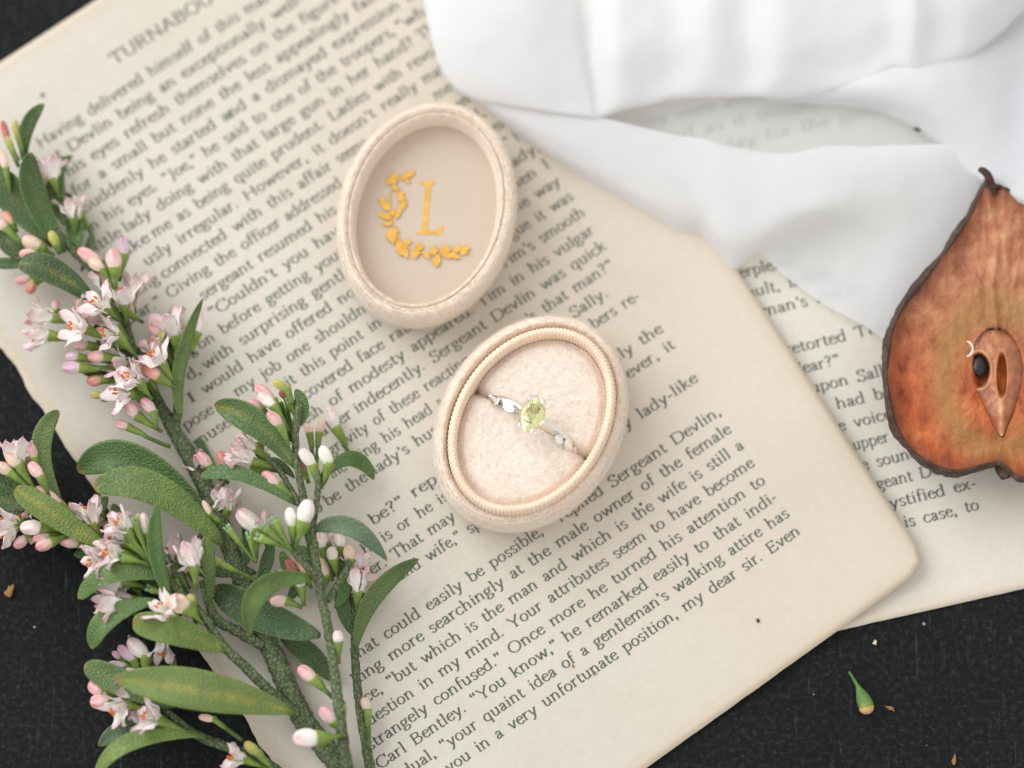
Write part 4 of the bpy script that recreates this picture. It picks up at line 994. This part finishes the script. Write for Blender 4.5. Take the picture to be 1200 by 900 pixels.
# smaller blossoms and leaves tucked in behind the ones above
rr_ = random.Random(21)
for bx, by, z in [(146, 358, 8), (124, 362, 9), (100, 385, 8), (138, 394, 9), (163, 448, 9), (152, 460, 8), (206, 395, 6), (190, 426, 8), (62, 210, 6), (86, 256, 5), (150, 622, 11), (142, 649, 10), (122, 656, 8), (144, 680, 9), (142, 707, 9), (200, 720, 10), (148, 826, 6), (186, 844, 7), (227, 664, 9), (205, 662, 4), (109, 614, 6), (246, 546, 5)]:
    ang = rr_.uniform(0, 6.28); ox, oy = 11 * math.cos(ang), 11 * math.sin(ang)
    out = math.radians(rr_.uniform(150, 300)); ex, ey = math.cos(out), math.sin(out)
    flower(A, (bx + 22, by + 20), (bx + ox, by + oy), (bx + ox + 20 * ex, by + oy + 20 * ey), rr_.uniform(23, 29), rr_.uniform(28, 58), z, rr_.uniform(.2, .6), col=rr_.choice('mwmq'))
    out += rr_.uniform(-1.2, 1.2); ex, ey = math.cos(out), math.sin(out)
    leaf(A, (bx + 14, by + 14), (bx + 16 * ex, by + 16 * ey), (bx + 36 * ex, by + 36 * ey), rr_.uniform(10, 15), (z - 3, z - 2.5, z - 3), rr_.choice('dgg'), rr_.uniform(-20, 20), rib=.05)
# --- B: the slender sprig lying on top, white buds
Bs = thing('flowering_sprig', 'slender sprig with plump white buds lying across the thick stemmed one', 'sprig', W(405, 905, 1), 'sprigs of pink-white flowers')
stem(Bs, [(412, 930, 10), (404, 885, 10.5), (398, 835, 11), (392, 790, 11.5), (387, 750, 12), (378, 705, 13), (371, 668, 13.5), (364, 625, 14), (357, 590, 14.5), (349, 548, 15), (346, 510, 15.5), (350, 478, 16), (348, 458, 16)], [17, 17, 16, 15, 14, 13, 14, 17, 12, 10, 11, 12, 8])
stem(Bs, [(376, 682, 13.5), (352, 655, 15), (338, 640, 16), (326, 632, 16)], [10, 9, 8, 5], 'side_stem')
stem(Bs, [(364, 622, 14), (370, 596, 15), (373, 570, 16), (372, 550, 16)], [9, 8, 8, 5], 'side_stem')
stem(Bs, [(383, 704, 12), (394, 688, 11), (406, 668, 10), (412, 650, 9)], [9, 8, 8, 5], 'side_stem')
stem(Bs, [(354, 596, 14), (336, 565, 13), (325, 548, 12.5), (312, 538, 12)], [8, 7, 7, 5], 'side_stem')
L2 = lambda *a, **k: leaf(Bs, *a, **k)
L2((347, 548), (300, 496), (252, 476), 31, (15, 17, 15), 'g', -20, cup=.14, rib=.6, blunt=.45)
L2((348, 592), (282, 556), (236, 560), 18, (14, 15, 12), 'b', 10, rib=.2, blunt=.45)
L2((366, 678), (305, 690), (293, 745), 27, (13.5, 17, 14), 'm', -35, cup=.2, rib=.3, blunt=.55, wid=.4)
L2((368, 622), (412, 618), (454, 658), 24, (14, 16, 13), 's', 20, cup=.14, rib=.05, blunt=.7, wid=.4)
L2((376, 745), (310, 722), (250, 688), 40, (11, 9, 7), 'd', -15, cup=.15, rib=.05, blunt=.5)
for a in [((392, 712), (404, 690), (398, 655), 15, (6, 7, 8)), ((372, 700), (384, 668), (386, 634), 14, (6, 7, 8)), ((350, 690), (338, 668), (330, 645), 14, (6, 7, 8)), ((368, 660), (362, 650), (346, 640), 12, (8, 8, 8)), ((345, 520), (334, 498), (330, 470), 12, (13, 14, 15)), ((350, 500), (356, 478), (346, 456), 14, (15, 16, 17)), ((345, 560), (328, 545), (312, 540), 12, (11, 12, 12)), ((370, 580), (380, 560), (384, 545), 10, (13, 14, 15))]: L2(*a, 'g', random.uniform(-20, 20), rib=.05)
L2((376, 562), (412, 538), (438, 562), 19, (9, 8, 5), 'g', -10, rib=.05)
for a in [((340, 510), (320, 470), (300, 452), 16, 'p', 16), ((338, 505), (321, 476), (303, 462), 16, 'm', 17), ((338, 512), (307, 481), (292, 470), 14, 'p', 15), ((339, 522), (329, 499), (314, 483), 15, 'p', 18), ((348, 492), (337, 456), (320, 447), 12, 'y', 17), ((342, 505), (336, 466), (328, 458), 11, 'r', 14),
          ((418, 542), (394, 502), (385, 477), 17, 'm', 4), ((369, 548), (363, 509), (360, 496), 12, 'q', 8), ((370, 548), (374, 508), (377, 493), 12, 'q', 8), ((373, 572), (367, 546), (352, 526), 16, 'w', 16), ((376, 572), (386, 544), (377, 523), 17, 'w', 16), ((362, 566), (356, 552), (352, 534), 12, 'r', 12),
          ((346, 642), (356, 613), (361, 586), 22, 'w', 18), ((343, 642), (343, 618), (339, 595), 16, 'w', 17), ((300, 655), (302, 621), (279, 598), 24, 'm', 9), ((352, 592), (326, 569), (308, 554), 16, 'p', 14),
          ((354, 712), (336, 704), (317, 705), 15, 'q', 12), ((356, 710), (354, 689), (350, 671), 14, 'w', 12), ((385, 672), (379, 643), (375, 623), 16, 'm', 7), ((395, 668), (400, 642), (396, 624), 14, 'm', 7), ((396, 676), (391, 657), (388, 641), 15, 'w', 9), ((404, 672), (411, 656), (408, 639), 16, 'q', 9), ((390, 680), (384, 674), (375, 655), 14, 'q', 7),
          ((390, 818), (368, 796), (350, 782), 18, 'p', 11), ((404, 860), (391, 846), (376, 829), 18, 'p', 11), ((406, 862), (373, 865), (344, 865), 25, 'm', 13), ((397, 778), (396, 754), (395, 739), 16, 'm', 12), ((352, 700), (345, 672), (336, 655), 13, 'r', 7), ((365, 690), (358, 672), (352, 655), 12, 'c', 7)]: bud(Bs, *a)
for a in [((328, 548), (300, 528), (274, 516), 30, 20, 12, .3), ((326, 550), (297, 541), (268, 530), 32, 24, 13, .4), ((326, 552), (294, 548), (264, 547), 31, 26, 12, .4), ((418, 715), (419, 694), (418, 664), 32, 16, 8, .2), ((412, 690), (418, 668), (422, 640), 26, 28, 7, .2)]: flower(Bs, *a, anth=False)
for a in [((340, 644), (304, 630), 12, 17), ((340, 644), (311, 618), 12, 17.5), ((342, 646), (322, 610), 12, 18), ((404, 862), (402, 826), 9, 11), ((350, 500), (340, 470), 12, 15)]: calyx(Bs, *a)

# --- C: the dark stem behind, to the right
Cs = thing('flowering_sprig', 'thin dark-stemmed sprig behind, with one long leaf pointing to the text', 'sprig', W(436, 905, 1), 'sprigs of pink-white flowers')
stem(Cs, [(440, 930, 4), (430, 880, 4), (421, 825, 4.2), (416, 770, 4.5), (415, 720, 5), (409, 680, 5.5), (400, 655, 6)], [14, 14, 13, 12, 11, 9, 6])
for bx, by, z in [(300, 528, 8), (297, 541, 8), (419, 690, 5), (380, 650, 4), (405, 660, 5), (345, 668, 5), (302, 621, 7)]:
    ang = rr_.uniform(0, 6.28); ox, oy = 10 * math.cos(ang), 10 * math.sin(ang); out = math.radians(rr_.uniform(200, 330)); ex, ey = math.cos(out), math.sin(out)
    flower(Bs, (bx + 12, by + 26), (bx + ox, by + oy), (bx + ox + 20 * ex, by + oy + 20 * ey), rr_.uniform(22, 28), rr_.uniform(24, 50), z, rr_.uniform(.2, .5), col=rr_.choice('mwm'))
leaf(Cs, (417, 762), (438, 700), (491, 655), 22, (5, 8, 8), 'g', 18, rib=.05, blunt=.6)
leaf(Cs, (328, 742), (352, 758), (396, 800), 26, (3, 3.5, 3), 'd', 0, rib=.05)
leaf(Cs, (414, 745), (402, 712), (400, 682), 18, (5, 6, 6), 'd', 0, rib=.05)
bud(Cs, (432, 878), (431, 833), (426, 817), 13, 'q', 6); bud(Cs, (412, 700), (404, 682), (398, 668), 13, 'r', 6)

# --- D: sprig coming in at the left edge
Ds = thing('flowering_sprig', 'small sprig entering at the left edge beside the torn paper', 'sprig', W(-30, 590, 1), 'sprigs of pink-white flowers')
stem(Ds, [(-45, 590, 5), (-5, 598, 6), (38, 596, 7), (70, 600, 8), (95, 618, 8), (122, 640, 8)], [14, 13, 11, 10, 9, 8])
leaf(Ds, (72, 590), (48, 528), (69, 481), 24, (7, 9, 10), 'm', 15, rib=.1, blunt=.5)
leaf(Ds, (40, 604), (8, 586), (-28, 572), 30, (6, 7, 7), 'd', 0, rib=.5)
leaf(Ds, (30, 600), (10, 566), (-20, 548), 22, (6, 6, 6), 'd', 0, rib=.2)
for a in [((44, 578), (23, 546), (8, 532), 17, 'q', 10), ((50, 580), (40, 538), (35, 519), 14, 'p', 9), ((58, 582), (48, 559), (35, 542), 16, 'p', 11), ((40, 576), (13, 554), (-4, 544), 16, 'q', 9), ((88, 604), (71, 592), (43, 571), 16, 'p', 9), ((74, 622), (49, 618), (24, 618), 20, 'm', 9), ((60, 622), (31, 630), (17, 641), 15, 'p', 7), ((74, 626), (58, 628), (39, 632), 15, 'p', 8), ((80, 627), (61, 635), (42, 642), 16, 'p', 9), ((104, 632), (92, 637), (70, 634), 15, 'p', 7)]: bud(Ds, *a)
for a in [((42, 575), (22, 543), (19, 510), 34, 44, 9, .3), ((34, 608), (19, 612), (-4, 612), 30, 34, 8, .3), ((34, 610), (18, 618), (-2, 632), 28, 22, 8, .2)]: flower(Ds, *a)

for bx, by, z in [(22, 543, 6), (19, 612, 6), (48, 625, 6), (80, 612, 5)]:
    out = math.radians(rr_.uniform(170, 290)); ex, ey = math.cos(out), math.sin(out)
    flower(Ds, (bx + 20, by + 10), (bx + 8, by + 6), (bx + 8 + 20 * ex, by + 6 + 20 * ey), rr_.uniform(22, 28), rr_.uniform(30, 50), z, .4, col='m')
# --- the bud that fell off, on the bare board
Fb = thing('fallen_bud', 'single green bud with its stalk lying on the dark board', 'flower bud', W(1008, 812, 0))
p0, j0, t0 = W(995, 787, 1.2), W(1012, 818, 2.2), W(1017, 834, 2.0)
d = (t0 - j0).normalized()
v, f, c = tube('x', [p0, W(1001, 797, 1.3), W(1006, 806, 1.8), W(1010, 815, 2.2), W(1015, 827, 2.3), W(1016, 829, 2.3)], [.26, .28, .36, .80, 1.4, 1.5, 1.3], None, None, sides=18, cols=[lin(80, 122, 60), lin(84, 128, 60), lin(104, 142, 72), lin(156, 158, 86)], sub=6)
mesh('calyx', v, f, M_calyx, Fb, cols=c)
v, c = [], []
u = d.orthogonal().normalized(); s = d.cross(u); o = W(1015, 828, 2.3)
for i in range(9):
    q = i / 8
    for k in range(18):
        a = k * math.pi / 9; v.append(o + d * (1.5 * q) + (u * math.cos(a) + s * math.sin(a)) * 1.45 * math.sqrt(max(.001, 1 - q ** 2.2))); c.append([lin(196, 176, 90)[x] * (1 - q) + lin(226, 168, 150)[x] * q for x in range(3)])
mesh('petals', v, grid_faces(9, 18, 0, wrap=True) + [tuple(range(8 * 18, 9 * 18))], M_petal, Fb, cols=c)
# ------------------------------------------------------------------ white cloth
def patch(name, cols, mt, parent, sub=9, wr=.25, thick=.0):
    nr = max(len(c) for c in cols)
    C = []
    for c in cols:
        pts = [W(*q) for q in c]
        if len(pts) != nr:                          # resample to the common count
            sp = spline(pts, 12); L = [0]
            for a, b in zip(sp, sp[1:]): L.append(L[-1] + (b - a).length)
            out = []
            for k in range(nr):
                d = L[-1] * k / (nr - 1); i = 0
                while i < len(L) - 2 and L[i + 1] < d: i += 1
                w = (d - L[i]) / max(1e-6, L[i + 1] - L[i]); out.append(sp[i].lerp(sp[i + 1], min(1, max(0, w))))
            pts = out
        C.append(spline(pts, sub))
    nc = len(C[0]); rows = []
    for k in range(nc):
        rows.append(spline([C[i][k] for i in range(len(C))], sub))
    v = [q for r in rows for q in r]; m = len(rows[0])
    v = [q + Vector((0, 0, wr * noise.noise(q * .09) + wr * .5 * noise.noise(q * .23 + Vector((5, 2, 1))))) for q in v]
    return mesh(name, v, grid_faces(nc, m, 0, flip=True), mt, parent)
CL = thing('white_cloth', 'sheer white cloth draped in folds over the tops of the pages', 'cloth', W(850, 100, 1))
patch('single_layer', [[(640, 90, 2.2), (640, 118, 2.4), (650, 150, 2.4), (660, 185, 2.2)], [(720, 70, 2.6), (720, 110, 3.0), (720, 150, 2.8), (720, 200, 2.4)], [(800, 60, 2.8), (800, 110, 3.6), (800, 150, 3.0), (800, 210, 2.4)], [(900, 60, 2.6), (900, 110, 3.4), (900, 150, 2.8), (900, 210, 2.4)], [(1000, 60, 2.6), (1000, 110, 3.0), (1000, 150, 2.8), (1000, 205, 2.4)], [(1060, 60, 2.6), (1060, 110, 3.0), (1060, 150, 2.6), (1060, 200, 2.4)], [(1140, 60, 2.6), (1140, 110, 3.0), (1140, 150, 2.6), (1140, 200, 2.4)]], M_sheer, CL, wr=.5)
# lower band, swept from the upper left to the pear
patch('lower_fold', [
 [(520, 90, 2.0), (522, 92, 3.0), (525, 96, 3.2), (528, 99, 2.6), (530, 101, 1.8)],
 [(556, 106, 2.2), (556, 107, 4.0), (558, 113, 4.6), (560, 120, 3.6), (563, 124, 1.8)],
 [(600, 122, 2.2), (600, 116, 4.6), (605, 136, 6.4), (610, 156, 4.6), (613, 164, 1.9)],
 [(646, 130, 2.2), (646, 123, 5.0), (655, 155, 7.2), (661, 188, 4.8), (666, 197, 2.0)],
 [(698, 140, 2.4), (698, 132, 5.4), (709, 172, 7.4), (715, 218, 4.8), (721, 228, 2.0)],
 [(750, 152, 2.6), (750, 143, 5.8), (763, 195, 7.4), (769, 252, 4.8), (774, 260, 2.0)],
 [(790, 161, 2.6), (790, 152, 6.0), (795, 205, 7.6), (795, 264, 4.8), (798, 272, 2.0)],
 [(825, 168, 2.6), (825, 158, 6.0), (826, 214, 8.2), (822, 266, 5.4), (820, 275, 2.2)],
 [(852, 173, 2.6), (852, 163, 6.0), (858, 225, 8.8), (846, 288, 6.6), (842, 298, 2.4)],
 [(885, 178, 2.6), (885, 168, 6.0), (893, 222, 9.0), (874, 284, 7.4), (861, 316, 2.6)],
 [(925, 182, 2.6), (925, 172, 6.0), (932, 216, 9.4), (925, 260, 8.6), (888, 297, 2.2)],
 [(968, 182, 2.6), (968, 172, 6.0), (975, 212, 9.2), (976, 246, 8.8), (958, 268, 2.8), (918, 322, 2.2)],
 [(1018, 182, 2.8), (1018, 172, 6.0), (1024, 214, 8.0), (1022, 252, 6.8), (1005, 298, 2.9), (965, 356, 2.2)],
 [(1070, 181, 2.8), (1070, 171, 6.0), (1074, 220, 6.4), (1066, 276, 5.6), (1048, 326, 4.0), (1006, 378, 2.2)],
 [(1120, 182, 2.8), (1120, 172, 6.0), (1120, 226, 5.2), (1108, 286, 4.8), (1086, 340, 3.8), (1046, 402, 2.2)],
 [(1165, 195, 2.8), (1165, 185, 5.0), (1165, 240, 4.6), (1155, 300, 4.0), (1132, 356, 3.0), (1095, 415, 2.2)],
], M_cloth2, CL, wr=.35)
# sweep coming from the right
patch('right_fold', [
 [(880, 96, 3.2), (886, 104, 3.6), (892, 112, 3.8), (896, 117, 3.0), (896, 119, 2.6)],
 [(945, 80, 4), (950, 98, 6.5), (956, 112, 6), (960, 120, 4), (960, 123, 2.8)],
 [(1010, 70, 5), (1014, 95, 8.5), (1018, 113, 7.5), (1018, 124, 4.5), (1017, 128, 3)],
 [(1060, 55, 5), (1065, 92, 9.5), (1066, 120, 8.5), (1061, 138, 5), (1058, 143, 3)],
 [(1115, 40, 5), (1116, 92, 9), (1114, 136, 8.5), (1104, 164, 5.5), (1098, 170, 3)],
 [(1165, 20, 4), (1162, 88, 7), (1152, 158, 8.5), (1135, 194, 6.5), (1128, 201, 3.5)],
 [(1205, -10, 4), (1205, 96, 6), (1190, 178, 9), (1170, 214, 9), (1163, 222, 7)],
 [(1270, -40, 5), (1265, 96, 9), (1245, 190, 13), (1222, 236, 14), (1214, 246, 12)],
 [(1340, -60, 5), (1335, 110, 9), (1310, 210, 13), (1290, 262, 14), (1282, 272, 12)],
], M_cloth, CL, wr=.4)
# the deep upper folds
up = [
 [(516, -80, 2.0), (519, 0, 2.0), (525, 40, 2.0), (534, 75, 2.0), (548, 104, 2.2), (556, 113, 2.4)],
 [(489, -80, 5.5), (497, 0, 5.5), (505, 45, 5.4), (516, 80, 5.0), (531, 101, 4.4), (538, 108, 3.0)],
 [(530, -80, 10.5), (535, 0, 10.5), (540, 40, 10), (548, 78, 8.5), (562, 112, 6.6), (565, 119, 5.4)],
 [(612, -80, 12.5), (614, 0, 12.5), (617, 40, 12), (616, 80, 10.5), (622, 122, 8.0), (624, 128, 6.6)],
 [(662, -80, 10), (664, 0, 10), (668, 40, 10), (676, 80, 9.2), (686, 131, 7.6), (688, 137, 6.0)],
 [(690, -80, 8.5), (690, 0, 8.5), (692, 50, 8), (697, 90, 7.8), (702, 132, 7.0), (703, 138, 5.4)]]
for xt, zr, xl, yl in [(a, 9 + (b - 9) * .40, c, d) for a, b, c, d in [(722, 17, 730, 126), (760, 15, 762, 119), (792, 14, 791, 113), (832, 19, 838, 111), (874, 14, 878, 111), (916, 19, 918, 112), (966, 14, 966, 106), (1014, 12.5, 1014, 96), (1044, 13, 1046, 80), (1071, 19, 1071, 85), (1096, 14, 1096, 76), (1130, 17, 1130, 66), (1166, 18, 1166, 41), (1206, 17, 1206, 4), (1256, 15, 1256, -36)]]:
    up.append([(xt - 4, -80, zr), (xt, yl - 105, zr), (xt, yl - 62, zr * .97), (xt + (xl - xt) * .6, yl - 26, zr * .82), (xl, yl - 2, max(8.0, zr * .52)), (xl + 1, yl + 3, max(5.2, zr * .32))])
patch('upper_fold', up, M_cloth, CL, wr=.5)

# ------------------------------------------------------------------ dried pear half
PR = thing('dried_pear_half', 'dried halved pear with dark wrinkled rim and open core, cropped by the frame', 'dried pear', W(1165, 420, 3))
ax0, ax1 = Vector((1187, 205)), Vector((1179, 552))
left = [(1151, 224), (1131, 262), (1097, 310), (1063, 353), (1047, 385), (1040, 420), (1041, 460), (1050, 498), (1067, 526), (1093, 545), (1120, 552), (1148, 546), (1168, 541), (1178, 546)]
def mirror(p):
    a = (ax1 - ax0).normalized(); q = Vector(p) - ax0; s = q.dot(a); n = Vector((-a.y, a.x)); return ax0 + a * s - n * q.dot(n)
right = [tuple(mirror(p)) for p in left[::-1][1:]]
right = [(x + 4 * math.sin(i * 1.7), y + (16 if i < 3 else 5 * math.sin(i))) for i, (x, y) in enumerate(right)]
outl = [(x, y, 0) for x, y in [(1157, 217)] + left + right + [(1206, 226), (1184, 224), (1170, 219)]]
OUT = spline(outl, 10, closed=True); NO = len(OUT)
cen = Vector((1168, 425, 0))
ZF = 12.0
def rimz(k): return 1.1 + .7 * noise.noise(Vector((OUT[k].x * .02, OUT[k].y * .02, 1))) + .35 * noise.noise(Vector((OUT[k].x * .09, OUT[k].y * .09, 2)))
def base_z(y): return ZF - 3.0 * smooth(330, 215, y)
def in_core(x, y):
    a = (y - 385) / (512 - 385)
    if a <= 0 or a >= 1: return 0.0
    hw = 34 * (math.sin(math.pi * a ** .62) ** .8); return smooth(.9, .7, abs(x - (1166 + 8 * a)) / max(1, hw))
def fl_noise(x, y): return 1.7 * smooth(430, 300, y) * (.35 - abs(noise.noise(Vector((x * .075, y * .012, 12))))) + .25 * (.3 - abs(noise.noise(Vector((x * .09, y * .09, 14))))) + .55 * noise.noise(Vector((x * .035, y * .02, 4))) + .28 * noise.noise(Vector((x * .11, y * .05, 6))) + .10 * noise.noise(Vector((x * .3, y * .2, 8)))
v, A_, nr = [], [], 72
for i in range(nr + 1):
    s = i / nr
    for k in range(NO):
        q = cen + (OUT[k] - cen) * s
        z = base_z(q.y) + rimz(k) * smooth(.80, 1.0, s) - 1.0 * math.exp(-((s - .80) / .16) ** 2)
        z += fl_noise(q.x, q.y)
        if q.y < 410: z += .7 * math.exp(-((q.x - (1162 + (q.y - 205) * .03 + 4 * math.sin(q.y * .05))) / 5) ** 2) * smooth(215, 250, q.y)
        z -= 2.0 * in_core(q.x, q.y)
        v.append(W(q.x, q.y, z))
        rc_ = math.hypot((q.x - 1168) / 62, (q.y - 445) / 84)
        A_.append((s, smooth(480, 330, q.y), math.exp(-((rc_ - 1) / .28) ** 2)))
mesh('flesh', v, grid_faces(nr + 1, NO, 0, wrap=True, flip=True), M_flesh, PR, attr=A_)
v = []
prof = [(.985, .15), (1.0, .55), (1.02, .35), (1.045, -.9), (1.055, -2.6), (1.045, -4.6), (1.01, -6.4), (.94, -7.6), (.8, -8.2)]
prof = spline([(a, b, 0) for a, b in prof], 3)
for q0 in prof:
    for k in range(NO):
        e = OUT[k] - cen; L = e.length; q = cen + e * (1 + (q0.x - 1) * 130 / L)
        wv_ = .85 + .75 * noise.noise(Vector((OUT[k].x * .028, OUT[k].y * .028, q0.y * .3))) + .22 * noise.noise(Vector((OUT[k].x * .19, OUT[k].y * .19, q0.y * .7)))
        z = base_z(OUT[k].y) + rimz(k) + q0.y * (base_z(OUT[k].y) / ZF) + .35 * (wv_ - 1)
        q = cen + e * (1 + (q0.x - 1) * 130 / L * wv_)
        v.append(W(q.x, q.y, max(3.2, z)))
mesh('skin', v, grid_faces(len(prof), NO, 0, wrap=True, flip=True), M_skin, PR)
# core: smooth heart of carpel walls with two open seed pockets
v, C_ = [], []; NX, NY = 64, 90
cw, cd, cp, ci = lin(196, 130, 92), lin(146, 80, 54), lin(226, 172, 130), lin(186, 96, 20)
for j in range(NY + 1):
    a = j / NY; y = 386 + (511 - 386) * a
    hw = max(.6, 33 * (math.sin(math.pi * a ** .62) ** .75))
    for i in range(NX + 1):
        b = -1 + 2 * i / NX; x = 1166 + 8 * a + b * hw
        z = base_z(y) + fl_noise(x, y) - .6 + .25 * noise.noise(Vector((x * .12, y * .08, 31))) + 1.7 * (1 - abs(b) ** 2.4) * smooth(0, .25, a) * smooth(1, .75, a) + .18 * noise.noise(Vector((x * .15, y * .1, 3)))
        col = [cw[t] * (1 - abs(b)) + cd[t] * abs(b) for t in range(3)]
        for ex, ey, rx, ry, dep, cc in ((1147.5, 434, 13.5, 21, 3.0, lin(150, 78, 34)), (1174, 440, 6.5, 27, 2.6, ci), (1204, 446, 5, 14, 1.0, lin(150, 84, 50))):
            r = math.hypot((x - ex) / rx, (y - ey) / ry)
            if r < 1.25:
                k = smooth(1.05, .70, r); z -= dep * k; col = [col[t] * (1 - k) + cc[t] * k for t in range(3)]
                rim = math.exp(-((r - 1.08) / .10) ** 2) * (.8 if ex < 1160 else .35); z += .28 * rim; col = [col[t] * (1 - rim * .7) + cp[t] * rim * .7 for t in range(3)]
        mid = math.exp(-((x - 1174) / 3.5) ** 2) * smooth(462, 475, y); z += .5 * mid; col = [col[t] * (1 - mid * .7) + cp[t] * mid * .7 for t in range(3)]
        v.append(W(x, y, z)); C_.append(col)
mesh('core', v, grid_faces(NY + 1, NX + 1, 0), M_core, PR, cols=C_)
def ellipsoid(name, c, rx, ry, rz, ang, mt, parent, n=14, m=18, point=.25, **kw):
    v = []; ca, sa = math.cos(ang), math.sin(ang)
    for i in range(n + 1):
        t = math.pi * i / n
        for k in range(m):
            p = 2 * math.pi * k / m; yy = math.cos(t); rr = math.sin(t) * (1 - point * yy)
            x, y, z = rx * rr * math.cos(p), ry * yy, rz * rr * math.sin(p)
            v.append(c + Vector((x * ca - y * sa, x * sa + y * ca, z)))
    return mesh(name, v, grid_faces(n + 1, m, 0, wrap=True), mt, parent, **kw)
ellipsoid('seed', W(1148.5, 428, ZF - .9), 1.55, 2.3, 1.0, math.radians(-12), M_seed, PR)
tube_obj('stem', [W(1163, 226, 9.0), W(1160, 214, 10.5), W(1158, 206, 12.2), W(1152, 200, 13), W(1148, 199, 12.6)], [1.3, 1.0, .8, .7, .5], M_skin, PR, sides=10, sub=5)
tube_obj('calyx_stub', [W(1172, 540, 9), W(1177, 552, 10.2), W(1180, 560, 10.0)], [1.6, 1.5, 1.1], M_skin, PR, sides=12, sub=5)
tube_obj('loose_fibre', [W(1133, 418, 13.2), W(1138, 415, 13.7), W(1140, 408, 14), W(1137, 402, 13.9), W(1133, 400, 13.6)], [.15, .34, .22, .3, .1], M_pale, PR, sides=8, sub=5)

# ------------------------------------------------------------------ crumbs
def crumb(name, label, px, py, z, l, w, ang, mt, cat):
    c = W(px, py, z); v = []
    o = ellipsoid(name, c + Vector((0, 0, w * .35)), w / 2, l / 2, w * .22, math.radians(ang), mt, None, n=6, m=8, org=c)
    for q in o.data.vertices: q.co *= 1 + .8 * noise.noise(Vector(q.co) * 2500 + Vector((px, py, 0)))
    tag(o, label, cat); return o
M_gcrumb, _, _ = mat('green_crumb', lin(86, 104, 52), .7)
M_dcrumb, _, _ = mat('dark_crumb', lin(52, 46, 38), .7)
crumb('crumb', 'tan flake beside the fallen green bud', 1043, 830, 0, 1.9, .7, 62, M_crumb, 'flake')
crumb('crumb', 'tan flake near the bottom edge of the board', 1118, 890, 0, 1.7, .7, -12, M_crumb, 'flake')
crumb('crumb', 'small pale flake on the board just below the lower page corner', 1025, 753, 0, 1.0, .8, 20, M_pale, 'flake')
crumb('crumb', 'brown flake on the bare board left of the sprigs', 12, 692, 0, 2.6, 1.4, -20, M_crumb, 'flake')
def on1(px, py): q = W(px, py, 1.2); return h_page1(q.x, q.y) + .06
crumb('crumb', 'dark speck on the blank lower margin of the large page', 888, 727, on1(888, 727), .7, .45, 0, M_dcrumb, 'speck')
crumb('crumb', 'green speck among the upper text lines of the large page', 269, 133, on1(269, 133), 1.4, .7, 40, M_gcrumb, 'speck')
crumb('crumb', 'olive speck in the blank top margin above the text', 50, 111, on1(50, 111), .8, .6, 0, M_gcrumb, 'speck')
crumb('crumb', 'dark speck above the word wife on the large page', 751, 591, on1(751, 591), .55, .5, 0, M_dcrumb, 'speck')
crumb('crumb', 'dark speck on the pale page seen between the cloth folds', 1075, 152, 3.6, 1.6, 1.0, 80, M_dcrumb, 'speck')
crumb('crumb', 'tan speck under the word of in the lower text', 671, 780, on1(671, 780), .8, .45, 30, M_crumb, 'speck')
